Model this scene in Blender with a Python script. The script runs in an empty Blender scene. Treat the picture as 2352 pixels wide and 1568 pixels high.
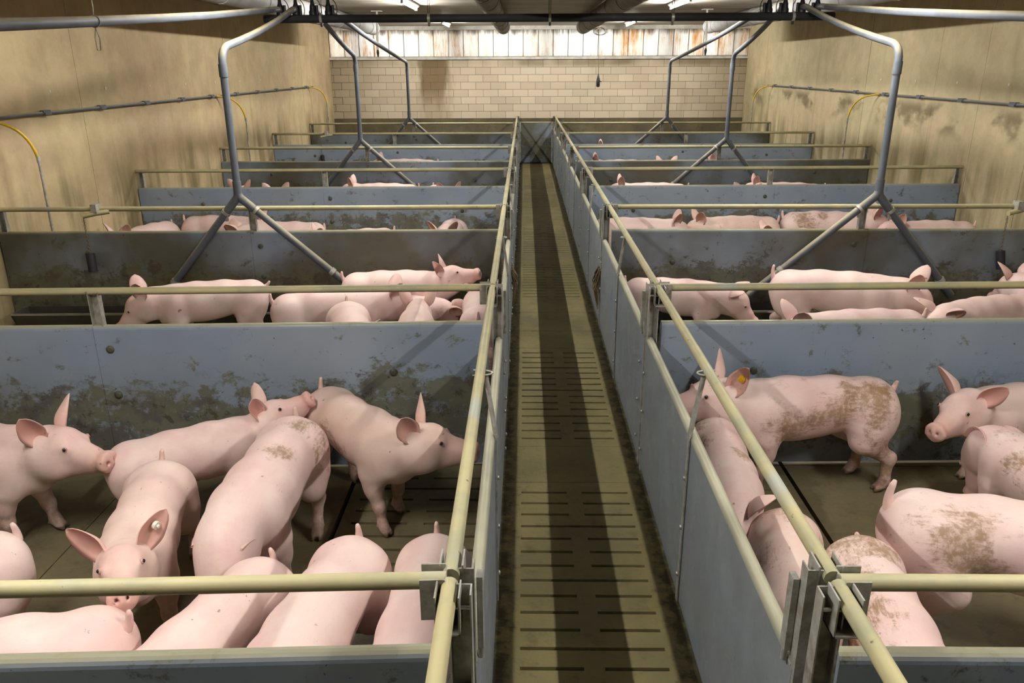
import bpy, math, random
import numpy as np
from mathutils import Vector, Matrix
random.seed(7)
rng = np.random.default_rng(5)
SC = bpy.context.scene
COL = SC.collection

# ------------------------------------------------------------------ camera
FPX = 1801.0
PITCH, YAW, ROLL = 0.3382, -0.0165, -0.0043
CAM = np.array([-0.286, 0.0, 2.30])
_fw = np.array([math.sin(YAW)*math.cos(PITCH), math.cos(YAW)*math.cos(PITCH), -math.sin(PITCH)])
_rt = np.array([math.cos(YAW), -math.sin(YAW), 0.0]); _up = np.cross(_rt, _fw)
_r2 = _rt*math.cos(ROLL) + _up*math.sin(ROLL); _u2 = -_rt*math.sin(ROLL) + _up*math.cos(ROLL)
cam_data = bpy.data.cameras.new('camera')
cam_data.sensor_width = 36.0; cam_data.lens = FPX*36.0/2352.0
cam_data.clip_start = 0.05; cam_data.clip_end = 100
cam = bpy.data.objects.new('camera', cam_data); COL.objects.link(cam)
M = Matrix.Identity(4)
for i in range(3):
    M[i][0] = _r2[i]; M[i][1] = _u2[i]; M[i][2] = -_fw[i]; M[i][3] = CAM[i]
cam.matrix_world = M
SC.camera = cam

def at(u, v, **k):
    """3D point on the ray of photo pixel (u, v) where x, y or z has the given value"""
    d = _fw + _r2*(u-1176)/FPX + _u2*(784-v)/FPX
    (a, val), = k.items(); i = 'xyz'.index(a)
    return CAM + d*(val-CAM[i])/d[i]

# ------------------------------------------------------------------ world, exposure
w = bpy.data.worlds.new('World'); SC.world = w; w.use_nodes = True
w.node_tree.nodes['Background'].inputs[0].default_value = (1.0, 0.97, 0.92, 1)
w.node_tree.nodes['Background'].inputs[1].default_value = 1.7
SC.view_settings.view_transform = 'Standard'; SC.view_settings.look = 'None'
SC.view_settings.gamma = 1.0; SC.view_settings.use_curve_mapping = False
SC.view_settings.exposure = 0.9
LAMP_STRENGTH = 270.0
SC.cycles.max_bounces = 4; SC.cycles.diffuse_bounces = 3; SC.cycles.glossy_bounces = 2
SC.cycles.use_adaptive_sampling = True; SC.cycles.adaptive_threshold = 0.07; SC.cycles.adaptive_min_samples = 20
SC.cycles.caustics_reflective = False; SC.cycles.caustics_refractive = False
SC.cycles.sample_clamp_indirect = 8.0
SC.cycles.use_denoising = True

# ------------------------------------------------------------------ materials
def lin(r, g, b):
    f = lambda c: (c/255/12.92) if c/255 <= 0.04045 else ((c/255+0.055)/1.055)**2.4
    return (f(r), f(g), f(b), 1)

class NT:
    def __init__(s, name):
        s.m = bpy.data.materials.new(name); s.m.use_nodes = True
        s.t = s.m.node_tree; s.b = s.t.nodes['Principled BSDF']
        s.geo = s.n('ShaderNodeNewGeometry'); s.tc = s.n('ShaderNodeTexCoord'); s.oi = s.n('ShaderNodeObjectInfo')
    def n(s, typ, **k):
        nd = s.t.nodes.new(typ)
        for a, v in k.items(): setattr(nd, a, v)
        return nd
    def l(s, a, b): s.t.links.new(a, b)
    def val(s, sock, v):
        if hasattr(v, 'links'): s.l(v, sock)
        else: sock.default_value = v
    def math(s, op, a, b=0.0, clamp=False):
        nd = s.n('ShaderNodeMath', operation=op); nd.use_clamp = clamp
        s.val(nd.inputs[0], a); s.val(nd.inputs[1], b); return nd.outputs[0]
    def ramp(s, v, lo, hi, a=0.0, b=1.0):
        nd = s.n('ShaderNodeMapRange'); nd.interpolation_type = 'SMOOTHSTEP'
        s.val(nd.inputs[0], v)
        for i, q in enumerate((lo, hi, a, b)): s.val(nd.inputs[i+1], q)
        return nd.outputs[0]
    def coords(s, kind='world', scale=(1, 1, 1), seed=False, loc=(0, 0, 0)):
        src = s.geo.outputs['Position'] if kind == 'world' else s.tc.outputs['Object']
        mp = s.n('ShaderNodeMapping'); s.l(src, mp.inputs[0]); mp.inputs['Scale'].default_value = scale
        mp.inputs['Location'].default_value = loc
        if seed:
            c = s.n('ShaderNodeCombineXYZ')
            for i, f in enumerate((37.0, 53.0, 71.0)): s.l(s.math('MULTIPLY', s.oi.outputs['Random'], f), c.inputs[i])
            s.l(c.outputs[0], mp.inputs['Location'])
        return mp.outputs[0]
    def noise(s, vec, scale, detail=4.0, rough=0.55, dist=0.0):
        nd = s.n('ShaderNodeTexNoise'); s.l(vec, nd.inputs['Vector'])
        nd.inputs['Scale'].default_value = scale; nd.inputs['Detail'].default_value = detail
        nd.inputs['Roughness'].default_value = rough; nd.inputs['Distortion'].default_value = dist
        return nd.outputs['Fac']
    def mix(s, fac, a, b):
        nd = s.n('ShaderNodeMix', data_type='RGBA'); s.val(nd.inputs[0], fac); s.val(nd.inputs[6], a); s.val(nd.inputs[7], b)
        return nd.outputs[2]
    def mul(s, c, f):
        nd = s.n('ShaderNodeVectorMath', operation='SCALE'); s.val(nd.inputs[0], c[:3] if isinstance(c, tuple) else c); s.val(nd.inputs[3], f); return nd.outputs[0]
    def z(s):
        sp = s.n('ShaderNodeSeparateXYZ'); s.l(s.geo.outputs['Position'], sp.inputs[0]); return sp.outputs[2]
    def xyz(s):
        sp = s.n('ShaderNodeSeparateXYZ'); s.l(s.geo.outputs['Position'], sp.inputs[0]); return sp.outputs
    def nz(s):
        sp = s.n('ShaderNodeSeparateXYZ'); s.l(s.geo.outputs['Normal'], sp.inputs[0]); return sp.outputs[2]
    def bump(s, h, strength=0.2, dist=0.01):
        nd = s.n('ShaderNodeBump'); s.l(h, nd.inputs['Height']); nd.inputs['Strength'].default_value = strength
        nd.inputs['Distance'].default_value = dist; s.l(nd.outputs[0], s.b.inputs['Normal'])
    def done(s, col, rough=0.6, metal=0.0, spec=0.5):
        s.val(s.b.inputs['Base Color'], col); s.val(s.b.inputs['Roughness'], rough)
        s.b.inputs['Metallic'].default_value = metal; s.b.inputs['Specular IOR Level'].default_value = spec
        return s.m

MATS = {}
def plain(name, c, rough=0.5, metal=0.0, var=0.15, scale=6.0, spec=0.5):
    n = NT(name); f = n.noise(n.coords('object', seed=True), scale, 3)
    MATS[name] = n.done(n.mul(c, n.ramp(f, 0.3, 0.7, 1-var, 1+var)), rough, metal, spec)

def mk_panel(name, tint):
    n = NT(name); P = n.coords('world'); z = n.z()
    base = n.mix(n.ramp(n.noise(P, 1.3, 3), 0.35, 0.65), (0.245, 0.315, 0.42, 1) if name != 'panel_aisle' else (0.19, 0.235, 0.30, 1), (0.30, 0.36, 0.44, 1) if name != 'panel_aisle' else (0.22, 0.26, 0.31, 1))
    if name == 'panel_aisle': base = n.mix(n.ramp(n.noise(P, 1.8, 4), 0.3, 0.6, 0.35, 0.75), base, (0.235, 0.25, 0.255, 1))
    # grey-green film over the blue-grey, strongest on the trough-row panels
    g = n.math('MULTIPLY', n.ramp(n.noise(P, 0.9, 4), 0.3, 0.62), tint)
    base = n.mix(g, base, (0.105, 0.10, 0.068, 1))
    # splashes of manure: a patchy band between knee and shoulder height of the pigs
    if name != 'panel_aisle':
        wob = n.math('MULTIPLY', n.math('SUBTRACT', n.noise(n.coords('world', (1, 1, 0.6)), 1.1, 3), 0.5), 0.55)
        zz = n.math('ADD', z, wob)
        band = n.math('MULTIPLY', n.ramp(zz, 0.70, 0.40), n.ramp(zz, 0.02, 0.26))
        a = n.noise(n.coords('world', (1, 1, 1.3)), 6.0, 7, 0.76, 0.25)
        m = n.ramp(n.math('ADD', a, n.math('MULTIPLY', band, 0.20)), 0.57, 0.66)
        dcol = n.mix(n.ramp(n.noise(P, 6.0, 5), 0.42, 0.60), (0.135, 0.128, 0.062, 1), (0.075, 0.055, 0.028, 1))
        base = n.mix(n.math('MULTIPLY', m, 0.80), base, dcol)
        hz = n.math('MULTIPLY', band, n.ramp(n.noise(P, 1.7, 4), 0.38, 0.62))
        base = n.mix(n.math('MULTIPLY', hz, 0.50), base, (0.15, 0.15, 0.095, 1))
        a3 = n.noise(P, 15, 4, 0.75, 0.3)
        base = n.mix(n.math('MULTIPLY', n.math('MULTIPLY', n.ramp(a3, 0.545, 0.62), band), 0.65), base, (0.045, 0.038, 0.02, 1))
    else:
        a = n.noise(P, 4.5, 6, 0.7)
        st = n.noise(n.coords('world', (6, 6, 0.8)), 3.0, 5, 0.65)
        base = n.mix(n.math('MULTIPLY', n.ramp(st, 0.55, 0.75), 0.35), base, (0.17, 0.17, 0.13, 1))
    # dark specks and scratches
    sp = n.noise(P, 34, 2, 0.5)
    base = n.mix(n.math('MULTIPLY', n.ramp(sp, 0.735, 0.765), 0.8), base, (0.02, 0.018, 0.012, 1))
    sc_ = n.noise(n.coords('world', (9, 9, 1.2)), 6, 4, 0.6)
    base = n.mix(n.math('MULTIPLY', n.ramp(sc_, 0.69, 0.74), 0.5), base, (0.05, 0.05, 0.035, 1))
    # dust on upper faces
    base = n.mix(n.math('MULTIPLY', n.ramp(n.nz(), 0.35, 0.9), 0.75), base, (0.40, 0.37, 0.20, 1))
    MATS[name] = n.done(base, n.ramp(a, 0.4, 0.65, 0.42, 0.75))
mk_panel('panel', 0.18); mk_panel('panel_olive', 0.95); mk_panel('panel_aisle', 0.10)

def mk_rail():
    n = NT('rail'); P = n.coords('world')
    f = n.noise(P, 3.0, 5, 0.65); g = n.noise(P, 28, 4)
    base = n.mix(n.ramp(f, 0.38, 0.66), (0.50, 0.445, 0.245, 1), (0.36, 0.355, 0.225, 1))
    base = n.mix(n.math('MULTIPLY', n.ramp(n.noise(P, 2.1, 3), 0.60, 0.70), 0.7), base, (0.42, 0.45, 0.42, 1))
    base = n.mix(n.ramp(g, 0.68, 0.76), base, (0.10, 0.09, 0.05, 1))
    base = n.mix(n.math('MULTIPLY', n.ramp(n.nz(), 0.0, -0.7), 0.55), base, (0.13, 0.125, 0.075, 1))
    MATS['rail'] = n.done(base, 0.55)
mk_rail()
plain('cap', (0.40, 0.39, 0.285, 1), 0.5, var=0.22, scale=2.0)

def mk_wall(name, c1, c2, c3, grime):
    n = NT(name); P = n.coords('world'); S = n.coords('world', (1, 1, 0.10)); z = n.z()
    f = n.noise(P, 0.55, 5, 0.6); s = n.noise(S, 5.0, 5, 0.6, 0.3); g = n.noise(P, 40, 3)
    base = n.mix(n.ramp(f, 0.35, 0.65), c1, c2)
    base = n.mix(n.math('MULTIPLY', n.ramp(s, 0.52, 0.76), 0.40), base, c3)
    base = n.mul(base, n.ramp(n.noise(P, 2.6, 6, 0.7), 0.3, 0.7, 0.86, 1.12))
    low = n.math('MULTIPLY', n.ramp(z, 1.6, 0.9), n.ramp(n.noise(S, 3.0, 5), 0.40, 0.65))
    base = n.mix(n.math('MULTIPLY', low, 0.8), base, (0.16, 0.125, 0.045, 1))
    if grime:
        d = n.math('MULTIPLY', n.math('MULTIPLY', n.ramp(z, 1.36, 1.60), n.ramp(z, 1.88, 1.72)), n.ramp(n.noise(n.coords('world', (1, 1, 1.6)), 1.2, 5), 0.49, 0.62))
        base = n.mix(n.math('MULTIPLY', d, 0.75), base, (0.12, 0.08, 0.035, 1))
        d2 = n.math('MULTIPLY', n.ramp(z, 2.35, 2.1), n.ramp(n.noise(P, 0.7, 4), 0.48, 0.66))
        base = n.mix(n.math('MULTIPLY', d2, 0.4), base, (0.20, 0.20, 0.09, 1))
    base = n.mix(n.ramp(g, 0.70, 0.78), base, (0.20, 0.15, 0.08, 1))
    n.bump(n.noise(P, 25, 5), 0.12, 0.01)
    MATS[name] = n.done(base, 0.8)
mk_wall('wall_tan', (0.50, 0.375, 0.225, 1), (0.56, 0.45, 0.255, 1), (0.38, 0.26, 0.14, 1), False)
mk_wall('wall_grey', (0.58, 0.47, 0.29, 1), (0.52, 0.45, 0.27, 1), (0.38, 0.29, 0.15, 1), True)

def mk_concrete(name, c1, c2, spots, rough):
    n = NT(name); P = n.coords('world')
    f = n.noise(P, 2.2, 6, 0.65); g = n.noise(P, 60, 4, 0.6); h = n.noise(P, 9, 6, 0.7)
    base = n.mix(n.ramp(f, 0.36, 0.64), c1, c2)
    base = n.mix(n.math('MULTIPLY', n.ramp(h, 0.52, 0.68), 0.6), base, spots)
    x = n.xyz()[0]
    if name == 'concrete_aisle':    # muck along both sides, with the rails' shadow painted into the colour
        ax = n.math('ABSOLUTE', x)
        e = n.math('ADD', n.ramp(ax, 0.24, 0.42), n.math('MULTIPLY', n.math('SUBTRACT', n.noise(P, 14, 5, 0.7), 0.5), 2.2))
        base = n.mix(n.math('MULTIPLY', n.ramp(e, 0.45, 1.1), 0.85), base, (0.035, 0.03, 0.014, 1))
    base = n.mix(n.math('MULTIPLY', n.ramp(g, 0.62, 0.72), 0.35), base, (0.30, 0.27, 0.16, 1))
    n.bump(n.noise(P, 30, 6, 0.65), 0.35, 0.012)
    MATS[name] = n.done(base, rough)
mk_concrete('concrete_aisle', (0.33, 0.275, 0.115, 1), (0.26, 0.22, 0.10, 1), (0.17, 0.142, 0.06, 1), 0.7)
mk_concrete('concrete_pen', (0.20, 0.168, 0.088, 1), (0.145, 0.122, 0.066, 1), (0.085, 0.070, 0.038, 1), 0.62)
mk_concrete('concrete_plinth', (0.17, 0.14, 0.08, 1), (0.11, 0.095, 0.055, 1), (0.07, 0.06, 0.03, 1), 0.75)
plain('pit', (0.012, 0.010, 0.007, 1), 0.9)

def mk_block():
    n = NT('block'); P = n.coords('world'); r = n.oi.outputs['Random']; xyz = n.xyz()
    base = n.mix(n.ramp(r, 0.0, 1.0), (0.66, 0.56, 0.42, 1), (0.76, 0.655, 0.50, 1))
    S = n.coords('world', (1, 1, 0.25))
    st = n.ramp(n.noise(S, 0.9, 4, 0.6), 0.56, 0.70)
    base = n.mix(n.math('MULTIPLY', st, 0.55), base, (0.33, 0.23, 0.10, 1))
    # brown water run below the window strip
    d = n.math('ABSOLUTE', n.math('ADD', xyz[0], 2.45))
    d = n.math('ADD', d, n.math('MULTIPLY', n.math('SUBTRACT', n.noise(S, 2.6, 4), 0.5), 0.9))
    base = n.mix(n.math('MULTIPLY', n.ramp(d, 0.50, 0.22), n.ramp(xyz[2], 1.2, 1.9, 0.35, 0.85)), base, (0.20, 0.125, 0.05, 1))
    # top course mixed darker brown, unevenly
    base = n.mix(n.math('MULTIPLY', n.ramp(xyz[2], 2.22, 2.36), n.ramp(n.noise(P, 1.1, 2), 0.3, 0.7, 0.1, 0.75)), base, (0.19, 0.145, 0.07, 1))
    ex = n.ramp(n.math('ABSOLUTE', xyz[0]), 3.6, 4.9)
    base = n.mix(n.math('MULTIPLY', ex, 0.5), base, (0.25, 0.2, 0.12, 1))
    n.bump(n.noise(P, 60, 4), 0.15, 0.004)
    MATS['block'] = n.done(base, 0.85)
mk_block()
plain('mortar', (0.20, 0.165, 0.10, 1), 0.9)

def mk_board():
    n = NT('board'); P = n.coords('world'); S = n.coords('world', (1, 1, 0.2)); xyz = n.xyz()
    base = n.mix(n.ramp(n.oi.outputs['Random'], 0.2, 0.9), (0.86, 0.86, 0.84, 1), (0.86, 0.82, 0.74, 1))
    rust = n.math('MULTIPLY', n.ramp(n.noise(S, 4.0, 6, 0.7), 0.42, 0.66), n.ramp(n.noise(P, 0.8, 2), 0.42, 0.56))
    base = n.mix(rust, base, (0.50, 0.24, 0.06, 1))
    top = n.math('ADD', n.ramp(xyz[2], 2.75, 3.12), n.math('MULTIPLY', n.math('SUBTRACT', n.noise(S, 5, 6, 0.7), 0.5), 1.6))
    base = n.mix(n.math('MULTIPLY', n.ramp(top, 0.65, 1.15), 0.9), base, (0.10, 0.08, 0.05, 1))
    base = n.mix(n.ramp(n.noise(P, 18, 4, 0.6), 0.66, 0.72), base, (0.2, 0.16, 0.1, 1))
    MATS['board'] = n.done(base, 0.5)
    tr_ = n.n('ShaderNodeBsdfTranslucent'); n.l(base, tr_.inputs['Color'])
    mx = n.n('ShaderNodeMixShader'); mx.inputs[0].default_value = 0.55
    out = n.t.nodes['Material Output']
    n.l(n.b.outputs[0], mx.inputs[1]); n.l(tr_.outputs[0], mx.inputs[2]); n.l(mx.outputs[0], out.inputs['Surface'])
mk_board()
plain('rusty_bar', (0.10, 0.06, 0.03, 1), 0.7)

def mk_ceiling():
    n = NT('ceiling'); P = n.coords('world'); S = n.coords('world', (0.35, 1.6, 1))
    base = n.mix(n.ramp(n.noise(S, 2.0, 5), 0.35, 0.65), (0.40, 0.375, 0.335, 1), (0.28, 0.24, 0.19, 1))
    base = n.mix(n.math('MULTIPLY', n.ramp(n.noise(P, 1.3, 4), 0.52, 0.7), 0.6), base, (0.24, 0.17, 0.10, 1))
    MATS['ceiling'] = n.done(base, 0.7)
mk_ceiling()

def mk_pipe(name, c, dust, amt):
    n = NT(name); P = n.coords('world')
    base = n.mul(c, n.ramp(n.noise(P, 4, 4), 0.3, 0.7, 0.85, 1.15))
    d = n.math('MULTIPLY', n.ramp(n.nz(), 0.15, 0.85), n.ramp(n.noise(P, 7, 5), 0.25, 0.6, amt*0.6, amt))
    base = n.mix(d, base, dust)
    MATS[name] = n.done(base, 0.62, spec=0.3)
mk_pipe('pvc_grey', (0.115, 0.13, 0.155, 1), (0.46, 0.40, 0.25, 1), 0.85)
mk_pipe('pvc_black', (0.020, 0.022, 0.027, 1), (0.07, 0.065, 0.05, 1), 0.6)
mk_pipe('duct_pale', (0.40, 0.40, 0.40, 1), (0.35, 0.30, 0.2, 1), 0.4)
mk_pipe('duct_dark', (0.19, 0.165, 0.14, 1), (0.2, 0.17, 0.12, 1), 0.4)

def mk_steel():
    n = NT('galvanised'); P = n.coords('world'); f = n.noise(P, 14, 5, 0.65)
    base = n.mix(n.ramp(f, 0.35, 0.65), (0.50, 0.50, 0.47, 1), (0.33, 0.31, 0.26, 1))
    base = n.mix(n.math('MULTIPLY', n.ramp(n.noise(P, 5, 5, 0.7), 0.52, 0.68), 0.7), base, (0.16, 0.13, 0.075, 1))
    MATS['galvanised'] = n.done(base, n.ramp(f, 0.3, 0.7, 0.4, 0.65), 0.35)
mk_steel()
plain('bolt', (0.55, 0.55, 0.53, 1), 0.35, 0.8)
plain('old_bolt', (0.10, 0.10, 0.075, 1), 0.6, 0.2)
plain('yellow_hose', (0.62, 0.40, 0.02, 1), 0.4)
plain('trough_steel', (0.10, 0.095, 0.08, 1), 0.4, 0.4)
plain('trough_rim', (0.45, 0.45, 0.43, 1), 0.28, 0.8)
plain('white_plastic', (0.70, 0.68, 0.62, 1), 0.5)
plain('black_plastic', (0.012, 0.013, 0.016, 1), 0.45)
plain('cable', (0.03, 0.027, 0.02, 1), 0.6)
plain('brown_cable', (0.16, 0.11, 0.04, 1), 0.6)
plain('rope', (0.17, 0.12, 0.06, 1), 0.9, var=0.4)
plain('chain', (0.22, 0.19, 0.14, 1), 0.5, 0.6)
plain('eye', (0.010, 0.008, 0.007, 1), 0.12)
plain('eye_white', (0.50, 0.31, 0.26, 1), 0.5)
plain('tag_yellow', (0.62, 0.36, 0.01, 1), 0.4)
plain('tag_white', (0.80, 0.76, 0.66, 1), 0.4)
n_ = NT('lamp_tube'); n_.b.inputs['Emission Color'].default_value = (1.0, 0.965, 0.90, 1); n_.b.inputs['Emission Strength'].default_value = LAMP_STRENGTH
MATS['lamp_tube'] = n_.done((0.9, 0.9, 0.9, 1), 0.4)

def mk_skin():
    n = NT('pig_skin')
    at_ = n.n('ShaderNodeAttribute', attribute_name='skin'); sp = n.n('ShaderNodeSeparateColor'); n.l(at_.outputs['Color'], sp.inputs[0])
    pink, leg, hoof = sp.outputs[0], sp.outputs[1], sp.outputs[2]
    dn = n.n('ShaderNodeAttribute', attribute_name='dirt', attribute_type='OBJECT'); dirt = dn.outputs['Fac']
    tn = n.n('ShaderNodeAttribute', attribute_name='tan', attribute_type='OBJECT'); tan = tn.outputs['Fac']
    P = n.coords('object', seed=True); PS = n.coords('object', (1.5, 9, 9), seed=True)
    f = n.noise(P, 3.4, 6, 0.65)
    base = n.mix(n.ramp(f, 0.38, 0.66), (0.83, 0.66, 0.62, 1), (0.78, 0.545, 0.53, 1))
    base = n.mix(tan, base, (0.70, 0.50, 0.37, 1))
    base = n.mix(n.math('MULTIPLY', pink, 0.85), base, (0.62, 0.285, 0.225, 1))
    h = n.noise(PS, 16, 5, 0.7)
    base = n.mix(n.math('MULTIPLY', n.ramp(h, 0.52, 0.75), 0.18), base, (0.52, 0.36, 0.26, 1))
    # dried muck: broad patches broken up by fine streaks
    a = n.noise(P, 4.0, 3, 0.55); b = n.noise(P, 12, 6, 0.75, 0.5); c = n.noise(PS, 9, 6, 0.75)
    q = n.math('ADD', n.math('ADD', n.math('MULTIPLY', a, 1.0), n.math('MULTIPLY', b, 0.55)), n.math('MULTIPLY', c, 0.25))
    lo = n.math('SUBTRACT', 1.20, n.math('MULTIPLY', dirt, 0.36)); hi = n.math('ADD', lo, 0.15)
    m = n.math('MULTIPLY', n.ramp(q, lo, hi), n.ramp(n.noise(P, 40, 4, 0.7), 0.30, 0.55, 0.45, 1.0))
    base = n.mix(n.math('MULTIPLY', m, 0.80), base, (0.29, 0.175, 0.085, 1))
    pq = n.math('ADD', at_.outputs['Alpha'], n.math('ADD', n.math('MULTIPLY', n.math('SUBTRACT', b, 0.5), 1.9), n.math('MULTIPLY', n.math('SUBTRACT', c, 0.5), 1.1)))
    pq = n.math('ADD', pq, n.math('MULTIPLY', n.math('SUBTRACT', a, 0.5), 0.9))
    pm = n.math('MULTIPLY', n.ramp(pq, 0.33, 0.80), n.ramp(at_.outputs['Alpha'], 0.0, 0.22))
    pm = n.math('MULTIPLY', pm, n.ramp(n.noise(P, 45, 4, 0.7), 0.32, 0.58, 0.35, 1.0))
    base = n.mix(n.math('MULTIPLY', pm, 0.82), base, (0.30, 0.18, 0.085, 1))
    s2 = n.noise(P, 26, 3, 0.6)
    base = n.mix(n.math('MULTIPLY', n.ramp(s2, 0.69, 0.75), 0.7), base, (0.20, 0.11, 0.06, 1))
    lm = n.math('MULTIPLY', leg, n.ramp(n.noise(P, 13, 5, 0.7), 0.30, 0.60))
    base = n.mix(n.math('MULTIPLY', lm, 0.7), base, (0.28, 0.18, 0.10, 1))
    base = n.mix(hoof, base, (0.16, 0.115, 0.065, 1))
    n.bump(n.math('ADD', n.math('MULTIPLY', h, 0.6), n.noise(P, 60, 3)), 0.10, 0.006)
    m_ = n.done(base, 0.52, spec=0.35)
    MATS['pig_skin'] = m_
mk_skin()

# ------------------------------------------------------------------ mesh helpers
class MB:
    def __init__(s): s.v = []; s.f = []; s.sm = []
    def add(s, vs, fs, smooth=False):
        o = len(s.v); s.v += [tuple(map(float, p)) for p in vs]; s.f += [tuple(i+o for i in f) for f in fs]; s.sm += [smooth]*len(fs); return s
    def box(s, a, b):
        x0, y0, z0 = a; x1, y1, z1 = b
        return s.add([(x0,y0,z0),(x1,y0,z0),(x1,y1,z0),(x0,y1,z0),(x0,y0,z1),(x1,y0,z1),(x1,y1,z1),(x0,y1,z1)],
              [(0,3,2,1),(4,5,6,7),(0,1,5,4),(1,2,6,5),(2,3,7,6),(3,0,4,7)])
    def prism(s, prof, d0, d1, axis='x'):
        """closed profile [(a,b)] swept along an axis; profile planes: x->(y,z) y->(x,z) z->(x,y)"""
        n = len(prof)
        def P(d, a, b): return {'x': (d, a, b), 'y': (a, d, b), 'z': (a, b, d)}[axis]
        vs = [P(d0, *p) for p in prof] + [P(d1, *p) for p in prof]
        fs = [tuple(range(n))[::-1], tuple(range(n, 2*n))] + [(i, (i+1) % n, n+(i+1) % n, n+i) for i in range(n)]
        return s.add(vs, fs)
    def tube(s, path, r, seg=12, caps=True):
        path = [np.array(p, float) for p in path]; n = len(path)
        rs = r if hasattr(r, '__len__') else [r]*n
        tang = [(path[min(i+1, n-1)]-path[max(i-1, 0)]) for i in range(n)]
        tang = [t/(np.linalg.norm(t)+1e-9) for t in tang]
        ref = np.array([0, 0, 1.0]) if abs(tang[0][2]) < 0.9 else np.array([1.0, 0, 0])
        u = np.cross(tang[0], ref); u /= np.linalg.norm(u)
        vs = []
        for i in range(n):
            t = tang[i]; u = u - t*np.dot(u, t); u /= np.linalg.norm(u)+1e-9; w_ = np.cross(t, u)
            for k in range(seg):
                a = 2*math.pi*k/seg; vs.append(path[i] + rs[i]*(u*math.cos(a)+w_*math.sin(a)))
        fs = [(i*seg+k, i*seg+(k+1) % seg, (i+1)*seg+(k+1) % seg, (i+1)*seg+k) for i in range(n-1) for k in range(seg)]
        s.add(vs, fs, True)
        if caps:
            s.add(vs[:seg], [tuple(range(seg))[::-1]]); s.add(vs[-seg:], [tuple(range(seg))])
        return s
    def ball(s, c, r, seg=10, rings=6, sc=(1, 1, 1)):
        vs = [(c[0], c[1], c[2]+r*sc[2])]
        for i in range(1, rings):
            th = math.pi*i/rings
            for k in range(seg):
                a = 2*math.pi*k/seg
                vs.append((c[0]+r*sc[0]*math.sin(th)*math.cos(a), c[1]+r*sc[1]*math.sin(th)*math.sin(a), c[2]+r*sc[2]*math.cos(th)))
        vs.append((c[0], c[1], c[2]-r*sc[2])); L = len(vs)-1
        fs = [(0, 1+k, 1+(k+1) % seg) for k in range(seg)]
        for i in range(rings-2):
            for k in range(seg):
                a = 1+i*seg+k; b = 1+i*seg+(k+1) % seg
                fs.append((a, a+seg, b+seg, b))
        o = 1+(rings-2)*seg
        fs += [(o+k, L, o+(k+1) % seg) for k in range(seg)]
        return s.add(vs, fs, True)
    def mesh(s, name, mat):
        me = bpy.data.meshes.new(name); me.from_pydata(s.v, [], s.f)
        me.polygons.foreach_set('use_smooth', s.sm); me.materials.append(MATS[mat]); me.update(); return me
    def build(s, name, mat, parent=None, loc=None):
        return link(name, s.mesh(name, mat), parent, loc)

def link(name, data, parent=None, loc=None):
    o = bpy.data.objects.new(name, data); COL.objects.link(o)
    if parent is not None: o.parent = parent
    if loc is not None: o.location = loc
    return o
def tag(o, label, cat, group=None):
    o['label'] = label; o['category'] = cat
    if group: o['group'] = group
    return o
def thing(name, label, cat, loc=(0, 0, 0), group=None):
    o = bpy.data.objects.new(name, None); COL.objects.link(o); o.location = loc; o.empty_display_size = 0.1
    return tag(o, label, cat, group)
def struct(o):
    o['kind'] = 'structure'; return o
def arc(p0, p1, p2, n=8):
    p0, p1, p2 = (np.array(p, float) for p in (p0, p1, p2))
    return [p0*(1-t)**2+2*p1*t*(1-t)+p2*t*t for t in np.linspace(0, 1, n)]

# ------------------------------------------------------------------ dimensions
XL, XR = -4.965, 5.03          # side walls
YB = 19.97                     # block wall
YF = -4.5                      # wall behind the camera
ZC = 3.20                      # ceiling
Y0, DY = 1.604, 2.667          # pen partitions
ROW = [Y0+DY*k for k in range(7)]
ZR, ZP, ZA = 1.121, 0.925, 0.83   # rail, cross panel top, aisle panel top
XA = 0.425                     # aisle panel plane
XRAIL = 0.465                  # rail over the aisle gates
SIDE = {-1: 'stained-block side', 1: 'sensor side'}
ORD = ['first', 'second', 'third', 'fourth', 'fifth', 'sixth', 'seventh', 'eighth']
# lighting tubes: one pair above every second partition
LAMPS = [(sx*1.95, y) for y in (ROW[0], ROW[2], ROW[4], ROW[6]+0.15) for sx in (-1, 1)]

# ------------------------------------------------------------------ setting
fl = struct(MB().box((XL-0.2, YF, -0.62), (XR+0.2, YB+0.2, -0.6)).build('floor', 'pit'))
def slab_mesh(name, w, l, rows, xs, mat, th=0.09, slot=0.020):
    """slab w x l (origin at its near corner) with slots cut through: rows=[(y, kind)], xs=slot x ranges; kind 1 = one long slot"""
    mb = MB(); ys = sorted(rows); y = 0.0
    def bar(y0, y1, x0=0.0, x1=None):
        if y1-y0 > 1e-4: mb.box((x0, y0, -th), (w if x1 is None else x1, y1, 0))
    for (ry, kind) in ys:
        bar(y, ry-slot/2)
        cuts = [(xs[0][0], xs[-1][1])] if kind else xs
        x = 0.0
        for a, b in cuts:
            mb.box((x, ry-slot/2, -th), (a, ry+slot/2, 0)); x = b
        mb.box((x, ry-slot/2, -th), (w, ry+slot/2, 0)); y = ry+slot/2
    bar(y, l)
    return mb.mesh(name, mat)
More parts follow.
